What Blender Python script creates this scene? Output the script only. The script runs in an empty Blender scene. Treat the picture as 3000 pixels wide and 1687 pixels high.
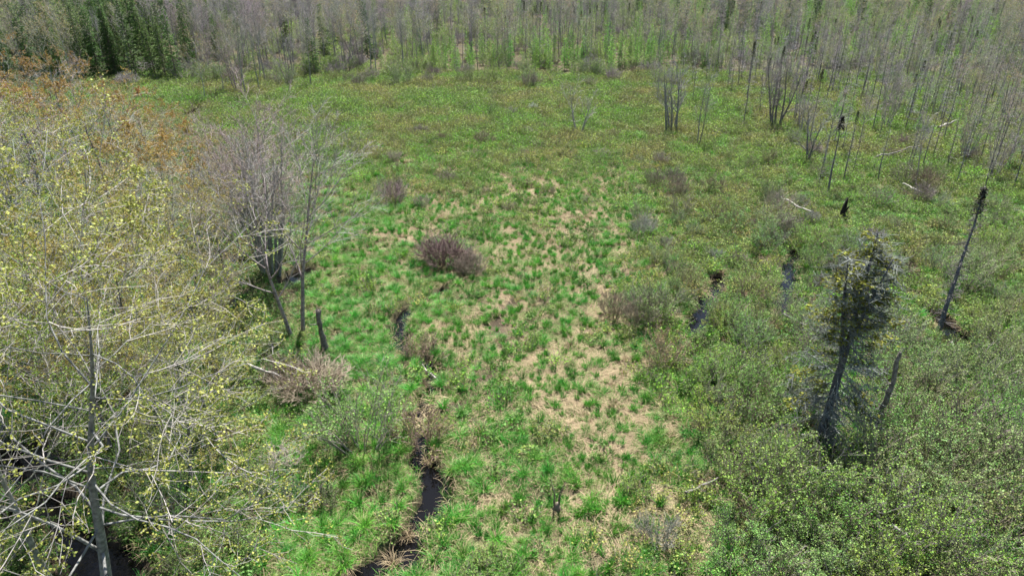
import bpy, math, random
import numpy as np

R = math.radians
scene = bpy.context.scene
C = scene.collection

# ------------------------------------------------------------------ camera
CAM_H, PITCH, LENS = 20.0, 26.0, 24.0
cam_d = bpy.data.cameras.new("camera"); cam_d.lens = LENS; cam_d.sensor_width = 36
cam_d.clip_start = 0.2; cam_d.clip_end = 9000
cam = bpy.data.objects.new("camera", cam_d); C.objects.link(cam)
cam.location = (0, 0, CAM_H); cam.rotation_euler = (R(90 - PITCH), 0, 0)
scene.camera = cam

# ------------------------------------------------------------------ world, sun, exposure
SUN_EL, SUN_AZ = 62.0, 8.0          # azimuth from +Y (view direction), negative = to the left
w = bpy.data.worlds.new("World"); scene.world = w; w.use_nodes = True
wn = w.node_tree.nodes; wn.clear()
sky = wn.new("ShaderNodeTexSky"); sky.sky_type = 'NISHITA'; sky.sun_disc = False
sky.sun_elevation = R(SUN_EL); sky.sun_rotation = R(SUN_AZ); sky.air_density = 1.0; sky.dust_density = 1.0
bg = wn.new("ShaderNodeBackground"); bg.inputs[1].default_value = 0.06
wo = wn.new("ShaderNodeOutputWorld")
w.node_tree.links.new(sky.outputs[0], bg.inputs[0]); w.node_tree.links.new(bg.outputs[0], wo.inputs[0])
sun_d = bpy.data.lights.new("sun", 'SUN'); sun_d.energy = 5.0; sun_d.angle = R(0.55); sun_d.color = (1.0, 0.97, 0.92)
sun = bpy.data.objects.new("sun", sun_d); C.objects.link(sun)
sun.rotation_euler = (R(90 - SUN_EL), 0, R(180 - SUN_AZ)); sun.location = (0, 0, 60)
# point the lamp exactly along the sun direction
from mathutils import Vector, Quaternion
sd = Vector((math.sin(R(SUN_AZ)) * math.cos(R(SUN_EL)), math.cos(R(SUN_AZ)) * math.cos(R(SUN_EL)), math.sin(R(SUN_EL))))
sun.rotation_euler = sd.to_track_quat('Z', 'Y').to_euler()
vs = scene.view_settings
vs.view_transform = 'Standard'; vs.look = 'None'; vs.gamma = 1.0; vs.use_curve_mapping = False
vs.exposure = 1.4
scene.cycles.max_bounces = 5; scene.cycles.diffuse_bounces = 2; scene.cycles.transmission_bounces = 3
scene.cycles.transparent_max_bounces = 4; scene.cycles.glossy_bounces = 2
scene.cycles.use_denoising = True; scene.cycles.denoiser = 'OPENIMAGEDENOISE'; scene.cycles.denoising_input_passes = 'RGB_ALBEDO_NORMAL'; scene.cycles.denoising_prefilter = 'ACCURATE'
scene.cycles.use_adaptive_sampling = True; scene.cycles.adaptive_threshold = 0.02
scene.cycles.caustics_reflective = False; scene.cycles.caustics_refractive = False
scene.render.film_transparent = False
scene.cycles.debug_use_spatial_splits = True
scene.cycles.pixel_filter_type = 'BLACKMAN_HARRIS'; scene.cycles.filter_width = 1.6

# ------------------------------------------------------------------ photo pixel <-> ground
F = 1500 * LENS / 18.0
cp, sp = math.cos(R(PITCH)), math.sin(R(PITCH))
def ground(u, v, z=0.0):
    """ground point seen at photo pixel (u, v) of 3000 x 1687"""
    a = np.asarray(u, float) - 1500; b = 843.5 - np.asarray(v, float)
    dy = F * cp + b * sp; dz = -F * sp + b * cp
    t = (z - CAM_H) / dz
    return a * t, dy * t
def pix(x, y, z=0.0):
    zz = z - CAM_H
    dep = y * cp - zz * sp; up = y * sp + zz * cp
    return 1500 + F * x / dep, 843.5 - F * up / dep

# ------------------------------------------------------------------ noise
def vnoise(x, y, seed=0):
    xi = np.floor(x).astype(np.int64); yi = np.floor(y).astype(np.int64)
    fx = x - xi; fy = y - yi
    fx = fx * fx * (3 - 2 * fx); fy = fy * fy * (3 - 2 * fy)
    def h(a, b):
        n = (a * 374761393 + b * 668265263 + seed * 974711) & 0x7fffffff
        n = ((n ^ (n >> 13)) * 1274126177) & 0x7fffffff
        return ((n ^ (n >> 16)) & 0xffff) / 65535.0
    a = h(xi, yi); b = h(xi + 1, yi); c = h(xi, yi + 1); d = h(xi + 1, yi + 1)
    return (a * (1 - fx) + b * fx) * (1 - fy) + (c * (1 - fx) + d * fx) * fy
def fbm(x, y, scale, seed=0, octv=3):
    s = 0; a = 1; t = 0
    for i in range(octv):
        s = s + a * vnoise(np.asarray(x, float) / scale * 2 ** i + 17.3 * i, np.asarray(y, float) / scale * 2 ** i + 9.1 * i, seed + i)
        t += a; a *= 0.5
    return s / t
def sstep(a, b, x):
    t = np.clip((x - a) / (b - a), 0, 1); return t * t * (3 - 2 * t)

# ------------------------------------------------------------------ water courses (photo pixels, half width in metres)
STREAMS = [
    [(1000, 1760, .45), (1075, 1690, .5), (1165, 1640, .42), (1203, 1592, .36), (1228, 1535, .34), (1262, 1480, .38), (1284, 1440, .42), (1262, 1395, .42), (1240, 1345, .36),
     (1228, 1290, .28), (1226, 1240, .26), (1240, 1190, .28), (1255, 1130, .3), (1272, 1085, .38), (1262, 1065, .25), (1225, 1045, .14), (1165, 1005, .3), (1163, 965, .32), (1177, 928, .26), (1192, 900, .12)],
    [(1192, 900, .10), (1290, 850, .12), (1360, 815, .12)],
    [(545, 345, .8), (570, 328, 1.1), (600, 308, .9), (640, 293, .8), (700, 286, .9), (750, 284, .8)],
    [(915, 392, .5), (950, 388, .7), (1000, 378, .7), (1030, 372, .5)],
    [(2330, 735, .35), (2318, 790, .5), (2300, 850, .35), (2298, 890, .55), (2285, 930, .4)],
    [(2105, 815, .4), (2080, 880, .5), (2050, 930, .5), (2030, 975, .4)],
    [(2190, 1340, .7), (2240, 1395, .8), (2330, 1420, .9), (2390, 1385, .5)],
    [(2640, 780, .5), (2675, 815, .4)], [(2745, 930, .5), (2800, 985, .8), (2830, 1010, .6)],
    [(2230, 755, .3), (2215, 790, .3)], [(1930, 905, .5), (1960, 920, .5)],
    [(105, 985, .8), (95, 1060, .9), (100, 1110, .7)], [(600, 1075, .5), (640, 1125, 1.1), (665, 1160, .7)],
    [(30, 1350, 1.1), (110, 1375, .9), (170, 1370, .5)], [(-40, 1540, .8), (60, 1500, .7), (150, 1480, .6)],
    [(190, 1500, .35), (215, 1570, .45), (260, 1625, .6), (330, 1665, .8), (380, 1620, .5)],
    [(845, 825, .6), (885, 800, .8), (905, 790, .6)], [(700, 760, .5), (730, 780, .5)], [(400, 1150, .5), (350, 1190, .6)],
]
SEG = []
for pl in STREAMS:
    g = [(*ground(u, v), hw * ((.55 if 1030 < v < 1300 else 1.05) if u < 1500 else 1.0)) for u, v, hw in pl]
    for a, b in zip(g[:-1], g[1:]): SEG.append((a, b))
def water_d(x, y):
    """distance beyond the water's edge (negative = in the channel)"""
    x = np.asarray(x, float); y = np.asarray(y, float)
    best = np.full(x.shape, 99.0)
    for (ax, ay, aw), (bx, by, bw) in SEG:
        dx, dy = bx - ax, by - ay
        t = np.clip(((x - ax) * dx + (y - ay) * dy) / (dx * dx + dy * dy + 1e-9), 0, 1)
        d = np.hypot(x - ax - t * dx, y - ay - t * dy) - (aw + t * (bw - aw))
        best = np.minimum(best, d)
    return best
def height(x, y):
    x = np.asarray(x, float); y = np.asarray(y, float)
    base = 0.30 * (fbm(x, y, 9, 3) - 0.4) + 0.34 * (fbm(x, y, 1.5, 11, 2) - 0.45)
    base = np.maximum(base, -0.06 + 0.05 * base)
    d = water_d(x, y) + 0.5 * (fbm(x, y, 1.1, 55, 2) - 0.5)
    k = sstep(-0.15, 0.4, d)
    return base * k + (1 - k) * -0.62 + np.clip((y - 150) * 0.012, 0, 6)
WATER_Z = -0.24
def hz(x, y): return float(height(np.array([x]), np.array([y]))[0])

# ------------------------------------------------------------------ materials
def material(name, rough=0.8, transl=0.0, var=0.5, spec=0.2, noise=None, base=None, hue=0.0):
    """colour = the object's own 'col' (a property of the thing) x a leaf-by-leaf 'var' x optional bark noise"""
    m = bpy.data.materials.new(name); m.use_nodes = True
    nt = m.node_tree; n = nt.nodes; n.clear(); L = nt.links.new
    out = n.new("ShaderNodeOutputMaterial")
    if base is None:
        at = n.new("ShaderNodeAttribute"); at.attribute_type = 'INSTANCER'; at.attribute_name = "col"; col = at.outputs["Color"]
    else:
        rgb = n.new("ShaderNodeRGB"); rgb.outputs[0].default_value = (*base, 1); col = rgb.outputs[0]
    av = n.new("ShaderNodeAttribute"); av.attribute_type = 'GEOMETRY'; av.attribute_name = "var"
    mr = n.new("ShaderNodeMapRange"); mr.inputs[3].default_value = 1 - var; mr.inputs[4].default_value = 1 + var
    L(av.outputs["Fac"], mr.inputs[0])
    hs = n.new("ShaderNodeHueSaturation"); L(col, hs.inputs["Color"]); L(mr.outputs[0], hs.inputs["Value"])
    if hue:
        mh = n.new("ShaderNodeMapRange"); mh.inputs[3].default_value = 0.5 - hue; mh.inputs[4].default_value = 0.5 + hue
        fr = n.new("ShaderNodeMath"); fr.operation = 'FRACT'; mu = n.new("ShaderNodeMath"); mu.operation = 'MULTIPLY'; mu.inputs[1].default_value = 7.31
        L(av.outputs["Fac"], mu.inputs[0]); L(mu.outputs[0], fr.inputs[0]); L(fr.outputs[0], mh.inputs[0]); L(mh.outputs[0], hs.inputs["Hue"])
    col = hs.outputs[0]
    if noise:
        tc = n.new("ShaderNodeTexCoord"); nz = n.new("ShaderNodeTexNoise"); nz.inputs["Scale"].default_value = noise[0]; nz.inputs["Detail"].default_value = 4
        L(tc.outputs["Object"], nz.inputs["Vector"])
        m2 = n.new("ShaderNodeMapRange"); m2.inputs[1].default_value = .35; m2.inputs[2].default_value = .65
        m2.inputs[3].default_value = noise[1]; m2.inputs[4].default_value = noise[2]; L(nz.outputs[0], m2.inputs[0])
        mx = n.new("ShaderNodeMix"); mx.data_type = 'RGBA'; mx.blend_type = 'MULTIPLY'; mx.inputs[0].default_value = 1
        L(col, mx.inputs[6]); L(m2.outputs[0], mx.inputs[7]); col = mx.outputs[2]
    bs = n.new("ShaderNodeBsdfPrincipled"); bs.inputs["Roughness"].default_value = rough; bs.inputs["Specular IOR Level"].default_value = spec
    L(col, bs.inputs["Base Color"])
    if transl:
        tr = n.new("ShaderNodeBsdfTranslucent"); L(col, tr.inputs["Color"])
        ms = n.new("ShaderNodeMixShader"); ms.inputs[0].default_value = transl
        L(bs.outputs[0], ms.inputs[1]); L(tr.outputs[0], ms.inputs[2]); L(ms.outputs[0], out.inputs[0])
    else:
        L(bs.outputs[0], out.inputs[0])
    return m
M_LEAF = material("leaf", .6, .26, .5, .25, hue=.02)
M_NEEDLE = material("needle", .7, .25, .5, .2, hue=.015)
M_BLADE = material("sedge_blade", .5, .24, .5, .3, hue=.02)
M_STRAW = material("straw", .8, .2, .3, .15, base=(.36, .285, .175), hue=.012)
M_BARK = material("bark", .9, 0, .25, .1, noise=(6, .55, 1.25))
M_TWIG = material("twig", .85, 0, .35, .15)
M_STEM = material("grey_stem", .85, 0, .35, .15, base=(.27, .235, .20))
M_DEADWOOD = material("bleached_wood", .85, 0, .2, .15, noise=(9, .6, 1.2))

def ground_material():
    m = bpy.data.materials.new("marsh_ground"); m.use_nodes = True
    nt = m.node_tree; n = nt.nodes; n.clear(); L = nt.links.new
    out = n.new("ShaderNodeOutputMaterial"); bs = n.new("ShaderNodeBsdfPrincipled"); bs.inputs["Roughness"].default_value = .95; bs.inputs["Specular IOR Level"].default_value = .1
    at = n.new("ShaderNodeAttribute"); at.attribute_type = 'GEOMETRY'; at.attribute_name = "cover"
    geo = n.new("ShaderNodeNewGeometry")
    def noise(s, d=5):
        z = n.new("ShaderNodeTexNoise"); z.inputs["Scale"].default_value = s; z.inputs["Detail"].default_value = d; L(geo.outputs["Position"], z.inputs["Vector"]); return z
    n1, n2 = noise(9), noise(1.3)
    st = n.new("ShaderNodeMapping"); st.inputs["Scale"].default_value = (22, 5, 5); L(geo.outputs["Position"], st.inputs["Vector"])
    n3 = n.new("ShaderNodeTexNoise"); n3.inputs["Scale"].default_value = 1; n3.inputs["Detail"].default_value = 3; n3.inputs["Distortion"].default_value = 1.5; L(st.outputs[0], n3.inputs["Vector"])
    mr = n.new("ShaderNodeMapRange"); mr.inputs[1].default_value = .3; mr.inputs[2].default_value = .7; mr.inputs[3].default_value = .55; mr.inputs[4].default_value = 1.2
    L(n3.outputs[0], mr.inputs[0])
    mr2 = n.new("ShaderNodeMapRange"); mr2.inputs[1].default_value = .3; mr2.inputs[2].default_value = .7; mr2.inputs[3].default_value = .7; mr2.inputs[4].default_value = 1.2
    L(n1.outputs[0], mr2.inputs[0])
    mu = n.new("ShaderNodeMath"); mu.operation = 'MULTIPLY'; L(mr.outputs[0], mu.inputs[0]); L(mr2.outputs[0], mu.inputs[1])
    mx = n.new("ShaderNodeMix"); mx.data_type = 'RGBA'; mx.blend_type = 'MULTIPLY'; mx.inputs[0].default_value = 1
    L(at.outputs["Color"], mx.inputs[6]); L(mu.outputs[0], mx.inputs[7]); L(mx.outputs[2], bs.inputs["Base Color"])
    bp = n.new("ShaderNodeBump"); bp.inputs["Strength"].default_value = .6; bp.inputs["Distance"].default_value = .08; L(n3.outputs[0], bp.inputs["Height"]); L(bp.outputs[0], bs.inputs["Normal"])
    L(bs.outputs[0], out.inputs[0]); return m
def water_material():
    m = bpy.data.materials.new("bog_water"); m.use_nodes = True
    nt = m.node_tree; bs = nt.nodes["Principled BSDF"]; L = nt.links.new
    bs.inputs["Base Color"].default_value = (.003, .0028, .003, 1); bs.inputs["Roughness"].default_value = .03; bs.inputs["IOR"].default_value = 1.33
    geo = nt.nodes.new("ShaderNodeNewGeometry"); nz = nt.nodes.new("ShaderNodeTexNoise"); nz.inputs["Scale"].default_value = 5; L(geo.outputs["Position"], nz.inputs["Vector"])
    bp = nt.nodes.new("ShaderNodeBump"); bp.inputs["Strength"].default_value = .12; bp.inputs["Distance"].default_value = .05
    L(nz.outputs[0], bp.inputs["Height"]); L(bp.outputs[0], bs.inputs["Normal"]); return m

# ------------------------------------------------------------------ mesh collector (quads only)
class MB:
    def __init__(s): s.V = []; s.Fq = []; s.var = []; s.mi = []; s.n = 0
    def add(s, V, Fq, var, mi=0):
        s.V.append(V); s.Fq.append(Fq + s.n); s.var.append(np.broadcast_to(np.asarray(var, np.float32), (len(V),)).copy() if np.ndim(var) == 0 else var)
        s.mi.append(np.full(len(Fq), mi, np.int32)); s.n += len(V)
    def build(s, name, mats, smooth=False):
        V = np.concatenate(s.V).astype(np.float32); Q = np.concatenate(s.Fq).astype(np.int32)
        me = bpy.data.meshes.new(name)
        me.vertices.add(len(V)); me.vertices.foreach_set("co", V.ravel())
        me.loops.add(Q.size); me.loops.foreach_set("vertex_index", Q.ravel())
        me.polygons.add(len(Q)); me.polygons.foreach_set("loop_start", np.arange(0, Q.size, 4, dtype=np.int32))
        me.polygons.foreach_set("material_index", np.concatenate(s.mi))
        if smooth: me.polygons.foreach_set("use_smooth", np.ones(len(Q), bool))
        a = me.attributes.new("var", 'FLOAT', 'POINT'); a.data.foreach_set("value", np.concatenate(s.var).astype(np.float32))
        me.update(calc_edges=True)
        for m in (mats if isinstance(mats, (list, tuple)) else [mats]): me.materials.append(m)
        return me
def unit(v): return v / (np.linalg.norm(v, axis=-1, keepdims=True) + 1e-9)
def frame(d):
    ref = np.where(np.abs(d[..., 2:3]) > .9, np.array([1., 0, 0]), np.array([0, 0, 1.]))
    a = unit(np.cross(d, ref)); return a, np.cross(d, a)
def add_segs(mb, P0, P1, R0, R1, var, sides=3, mi=0):
    n = len(P0)
    if not n: return
    a, b = frame(unit(P1 - P0)); ang = np.arange(sides) * 2 * np.pi / sides
    ca, sa = np.cos(ang), np.sin(ang)
    off = a[:, None, :] * ca[None, :, None] + b[:, None, :] * sa[None, :, None]
    V = np.concatenate([P0[:, None] + off * R0[:, None, None], P1[:, None] + off * R1[:, None, None]], 1).reshape(-1, 3)
    i = np.arange(sides); j = (i + 1) % sides
    q = np.stack([i, j, j + sides, i + sides], 1)
    Fq = (q[None] + (np.arange(n) * 2 * sides)[:, None, None]).reshape(-1, 4)
    mb.add(V, Fq, np.repeat(var, 2 * sides).astype(np.float32), mi)
def add_tube(mb, pts, rad, sides=7, var=.5, mi=0, cap=True, rough=0, rng=None):
    pts = np.asarray(pts, float); rad = np.asarray(rad, float); N = len(pts)
    d = unit(np.gradient(pts, axis=0)); a, b = frame(d)
    for k in range(1, N):
        if (a[k] * a[k - 1]).sum() < 0: a[k] *= -1; b[k] *= -1
    ang = np.arange(sides) * 2 * np.pi / sides
    rr = rad[:, None] * (1 if not rough else 1 + rough * (rng.random((N, sides)) - .5))
    V = pts[:, None] + (a[:, None] * np.cos(ang)[None, :, None] + b[:, None] * np.sin(ang)[None, :, None]) * (rr[..., None] if rough else rr[..., None])
    i = np.arange(sides); j = (i + 1) % sides
    q = np.stack([i, j, j + sides, i + sides], 1)
    Fq = (q[None] + (np.arange(N - 1) * sides)[:, None, None]).reshape(-1, 4)
    V = V.reshape(-1, 3); vv = np.full(len(V), var)
    if cap:
        V = np.concatenate([V, pts[-1:] + d[-1:] * rad[-1] * .3]); vv = np.append(vv, var); t = (N - 1) * sides; c = len(V) - 1
        capq = np.array([[t + k, t + (k + 1) % sides, c, c] for k in range(sides)])
        capq = np.array([[t + k, t + (k + 1) % sides, t + (k + 2) % sides, c] for k in range(0, sides, 2)])
        Fq = np.concatenate([Fq, capq])
    mb.add(V, Fq, vv, mi)
def add_leaves(mb, rng, P, size, aspect=.7, flat=0.0, mi=0, dirs=None, droop=0):
    n = len(P)
    if not n: return
    if dirs is None: d = rng.normal(size=(n, 3))
    else: d = dirs + .5 * rng.normal(size=(n, 3))
    d[:, 2] *= (1 - flat); d[:, 2] -= droop
    d = unit(d); e = rng.normal(size=(n, 3)); e[:, 2] *= (1 - flat); e = unit(np.cross(d, np.cross(d, e) + 1e-6))
    s = size * (0.6 + .8 * rng.random(n))[:, None]
    V = np.stack([P, P + d * s * .5 + e * s * aspect * .5, P + d * s, P + d * s * .5 - e * s * aspect * .5], 1).reshape(-1, 3)
    Fq = np.arange(4 * n).reshape(-1, 4)
    mb.add(V, Fq, np.repeat(rng.random(n), 4).astype(np.float32), mi)
def add_blades(mb, rng, base, az, L, lean, width, mi=0, droop=.35, K=3):
    n = len(base); t = np.linspace(0, 1, K + 1)
    dx, dy = np.cos(az), np.sin(az)
    hor = (lean * L)[:, None] * t[None] ** 1.6
    ver = L[:, None] * (t[None] - (droop if np.ndim(droop) == 0 else droop[:, None]) * t[None] ** 2.4)
    P = np.stack([base[:, 0:1] + dx[:, None] * hor, base[:, 1:2] + dy[:, None] * hor, base[:, 2:3] + ver], -1)
    wv = (width[:, None] * (1 - .85 * t[None] ** 1.5)) * .5
    tw = az + np.pi / 2 + (rng.random(n) - .5) * 1.6
    S = np.stack([np.cos(tw), np.sin(tw), np.zeros(n)], -1)[:, None, :] * wv[..., None]
    V = np.stack([P - S, P + S], 2).reshape(-1, 3)
    k = np.arange(K); q = np.stack([2 * k, 2 * k + 1, 2 * k + 3, 2 * k + 2], 1)
    Fq = (q[None] + (np.arange(n) * 2 * (K + 1))[:, None, None]).reshape(-1, 4)
    mb.add(V, Fq, np.repeat(rng.random(n), 2 * (K + 1)).astype(np.float32), mi)

# ------------------------------------------------------------------ ground sheet and water
def cover_colour(x, y):
    """what covers the ground: straw thatch, wet peat or moss - a property of the place"""
    u, v = pix(x, y)
    straw = np.array([.30, .24, .15]); peat = np.array([.075, .058, .040]); moss = np.array([.12, .135, .055])
    th = thatch_amount(x, y, u, v)
    nz = fbm(x, y, 2.2, 71)
    c = moss[None] * (0.7 + .6 * nz[:, None])
    pe = sstep(.45, .75, fbm(x, y, 3.5, 77) + .35 * wet_amount(u, v))[:, None]
    c = c * (1 - pe) + peat[None] * pe
    th = sstep(.25, .7, th)[:, None]
    c = c * (1 - th) + straw[None] * (.75 + .4 * fbm(x, y, .9, 31)[:, None]) * th
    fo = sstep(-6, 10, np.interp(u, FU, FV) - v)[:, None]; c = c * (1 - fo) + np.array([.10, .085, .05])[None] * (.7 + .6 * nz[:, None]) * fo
    d = water_d(x, y); k = sstep(.05, .55, d)[:, None]
    return c * k + peat[None] * .8 * (1 - k)
def blob(u, v, cu, cv, ru, rv): return np.exp(-(((u - cu) / ru) ** 2 + ((v - cv) / rv) ** 2))
def thatch_amount(x, y, u, v):
    a = .74 * blob(u, v, 1660, 1040, 250, 190) + .66 * blob(u, v, 1580, 680, 360, 170) + .75 * blob(u, v, 1770, 1270, 120, 90) + .34 * blob(u, v, 1900, 1520, 450, 200)
    a = a + .34 * blob(u, v, 1620, 1600, 330, 170) + .9 * blob(u, v, 1215, 685, 55, 20) + .6 * blob(u, v, 1300, 985, 80, 40) + .45 * blob(u, v, 1400, 460, 600, 170) + .3 * blob(u, v, 1050, 780, 150, 130)
    n = .5 * fbm(x, y, 3.4, 41, 2) + .5 * fbm(x, y, 1.1, 47, 2)
    return np.clip(a * (-.35 + 2.4 * n) + .25 * (fbm(x, y, 1.3, 43, 2) - .35), 0, 1)
def wet_amount(u, v):
    return np.clip(1.2 * sstep(900, 600, u) * sstep(350, 600, v) + 1.0 * sstep(1850, 2200, u) * sstep(500, 700, v), 0, 1)

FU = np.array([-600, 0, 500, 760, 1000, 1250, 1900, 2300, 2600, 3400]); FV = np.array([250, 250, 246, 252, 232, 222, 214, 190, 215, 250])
def build_ground():
    rows = [-400, -120, -40, -12, -2]
    y = 4.0
    while y < 420: rows.append(y); y *= 1.0095
    while y < 7000: rows.append(y); y *= 1.3
    rows = np.array(rows)
    s = np.linspace(-1.35, 1.35, 600); s = np.concatenate([[-60, -14, -5, -2.4, -1.6], s, [1.6, 2.4, 5, 14, 60]])
    X = s[None] * (np.maximum(rows, 6)[:, None] + 9); Y = np.broadcast_to(rows[:, None], X.shape)
    x, y = X.ravel(), Y.ravel()
    z = height(x, y)
    nr, nc = X.shape
    i = np.arange(nr - 1)[:, None] * nc + np.arange(nc - 1)[None]
    Q = np.stack([i, i + 1, i + 1 + nc, i + nc], -1).reshape(-1, 4)
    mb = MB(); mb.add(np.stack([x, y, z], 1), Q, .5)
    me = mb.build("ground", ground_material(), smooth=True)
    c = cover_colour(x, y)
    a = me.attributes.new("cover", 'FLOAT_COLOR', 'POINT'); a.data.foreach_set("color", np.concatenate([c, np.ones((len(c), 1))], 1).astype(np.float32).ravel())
    o = bpy.data.objects.new("ground", me); C.objects.link(o); o["kind"] = "structure"; o["label"] = "marsh ground of straw thatch, peat and moss"
    wm = MB(); wm.add(np.array([[-300, -20, WATER_Z], [300, -20, WATER_Z], [300, 145, WATER_Z], [-300, 145, WATER_Z]], float), np.array([[0, 1, 2, 3]]), .5)
    o = bpy.data.objects.new("water", wm.build("water", water_material())); C.objects.link(o); o["kind"] = "structure"; o["label"] = "dark still bog water in the stream channel and pools"
build_ground()

# ------------------------------------------------------------------ generic branching
def grow(rng, p, d, L, r, lvl, spec, out):
    sp_ = spec[lvl]; n = sp_['n']; pts = [np.array(p, float)]; d = unit(np.array(d, float)); step = L / n
    for k in range(n):
        d = unit(d + rng.normal(size=3) * sp_['wob'] + np.array([0, 0, sp_['up']]))
        pts.append(pts[-1] + d * step * (.85 + .3 * rng.random()))
    pts = np.array(pts); rad = r * (1 - (1 - sp_.get('tip', .25)) * np.linspace(0, 1, n + 1))
    out.setdefault(lvl, []).append((pts, rad))
    if lvl + 1 >= len(spec): return
    ch = sp_['ch']; m = rng.integers(ch[0], ch[1] + 1)
    az0 = rng.random() * 6.28
    for k in range(m):
        f = sp_['from'] + (1 - sp_['from']) * (k + rng.random()) / m
        q = f * n; i = min(int(q), n - 1); pt = pts[i] + (pts[i + 1] - pts[i]) * (q - i)
        ax = unit(pts[i + 1] - pts[i]); a, b = frame(ax[None]); az = az0 + k * 2.4 + rng.normal() * .4
        ang = R(sp_['ang'][0] + (sp_['ang'][1] - sp_['ang'][0]) * rng.random())
        nd = ax * math.cos(ang) + (a[0] * math.cos(az) + b[0] * math.sin(az)) * math.sin(ang)
        if 'flat' in sp_: nd[2] = nd[2] * (1 - sp_['flat'])
        prof = sp_['prof'](f) if 'prof' in sp_ else (1.05 - .6 * f)
        grow(rng, pt, nd, L * sp_['len'] * prof * (.75 + .5 * rng.random()), max(.004, rad[i] * sp_.get('rr', .55) * (.8 + .4 * rng.random())), lvl + 1, spec, out)
def wood(mb, rng, polys, sides, thin=False, rmin=0, mi=0):
    if not thin:
        for pts, rad in polys: add_tube(mb, pts, np.maximum(rad, rmin), sides, .35 + .3 * rng.random(), mi, cap=True)
    else:
        P0 = np.concatenate([p[:-1] for p, r in polys]); P1 = np.concatenate([p[1:] for p, r in polys])
        R0 = np.maximum(np.concatenate([r[:-1] for p, r in polys]), rmin); R1 = np.maximum(np.concatenate([r[1:] for p, r in polys]), rmin * .8)
        var = np.concatenate([np.full(len(p) - 1, rng.random()) for p, r in polys])
        add_segs(mb, P0, P1, R0, R1, var, 3, mi)
def pts_on(rng, polys, per, f0=.3):
    out = []; dr = []
    for p, r in polys:
        for k in range(per):
            t = (f0 + (1 - f0) * rng.random()) * (len(p) - 1); i = min(int(t), len(p) - 2)
            out.append(p[i] + (p[i + 1] - p[i]) * (t - i)); dr.append(p[i + 1] - p[i])
    return np.array(out), unit(np.array(dr))

PROTO = {}
def proto(kind, parts, category): PROTO.setdefault(kind, []).append(dict(parts=parts, cat=category))

def make_maple(seed, h=12.0, stems=1, leaf=1.0, leafsize=.085, twigmul=1.25, spread=1.0, low=.15, kind='maple', r0=.15, ang=(38, 72), up1=.07, tip0=.12, spray=0, limbs=(13, 16), rr0=.5):
    rng = np.random.default_rng(seed)
    spec = [dict(n=9, wob=.05, up=.04, ch=limbs, ang=ang, len=.44 * spread, prof=lambda f: .45 + .75 * math.sin(math.pi * min(1, (f * .85 + .12))), **{'from': low}, rr=rr0, tip=tip0),
            dict(n=7, wob=.12 if rr0 > .4 else .2, up=up1, ch=(7, 9), ang=(28, 58), len=.50, **{'from': .22}, rr=.55, tip=.2),
            dict(n=4, wob=.16, up=.05, ch=(int(5 * twigmul), int(7 * twigmul)), ang=(25, 55), len=.52, **{'from': .15}, rr=.6, tip=.3),
            dict(n=3, wob=.2, up=.05, tip=.4)]
    out = {}
    for s in range(stems):
        if stems == 1: d = np.array([rng.normal() * .05, rng.normal() * .05, 1]); p = np.zeros(3)
        else:
            a = s * 6.28 / stems + rng.random() * .6; k = .14 + .22 * rng.random(); d = np.array([math.cos(a) * k, math.sin(a) * k, 1]); p = np.array([math.cos(a), math.sin(a), 0]) * (.12 + .2 * rng.random())
        p[2] = -.25
        sp2 = spec if stems == 1 else [dict(spec[0], ch=(7, 10), len=.34 * spread)] + spec[1:]
        grow(rng, p, d, h * (1 if s == 0 else .75 + .25 * rng.random()), r0 * (1 if stems == 1 else .5), 0, sp2, out)
    mb = MB(); wood(mb, rng, out[0], 8)
    wood(mb, rng, out[1], 5)
    trunk = mb.build("trunk", M_BARK, True)
    mb = MB(); wood(mb, rng, out[2], 3, True, .011); wood(mb, rng, out[3], 3, True, .007)
    tw = mb.build("crown", M_TWIG)
    parts = [("trunk", trunk, 'bark'), ("crown", tw, 'twig')]
    if leaf > 0:
        mb = MB(); tw3 = out[3]
        if spray:      # leaves only on some outer sprays, many per spray
            ends = np.array([p[-1] for p, r in tw3]); key = ends[:, 2] / h * .6 + np.hypot(ends[:, 0], ends[:, 1]) / h * .9 + .22 * fbm(ends[:, 0] + 2 * ends[:, 2], ends[:, 1] - ends[:, 2], 1.1, seed)
            thr = np.quantile(key, 1 - spray); tw3 = [t for t, q in zip(tw3, key) if q > thr]
        tips, dr = pts_on(rng, tw3, max(1, int(4 * leaf)), .3)
        c = np.repeat(tips, 3, 0) + rng.normal(size=(len(tips) * 3, 3)) * .055
        if leaf < 1: c = c[rng.random(len(c)) < .75]
        add_leaves(mb, rng, c, leafsize, .75, .2)
        parts.append(("foliage", mb.build("foliage", M_LEAF), 'leaf'))
    proto(kind, parts, 'tree')

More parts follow.
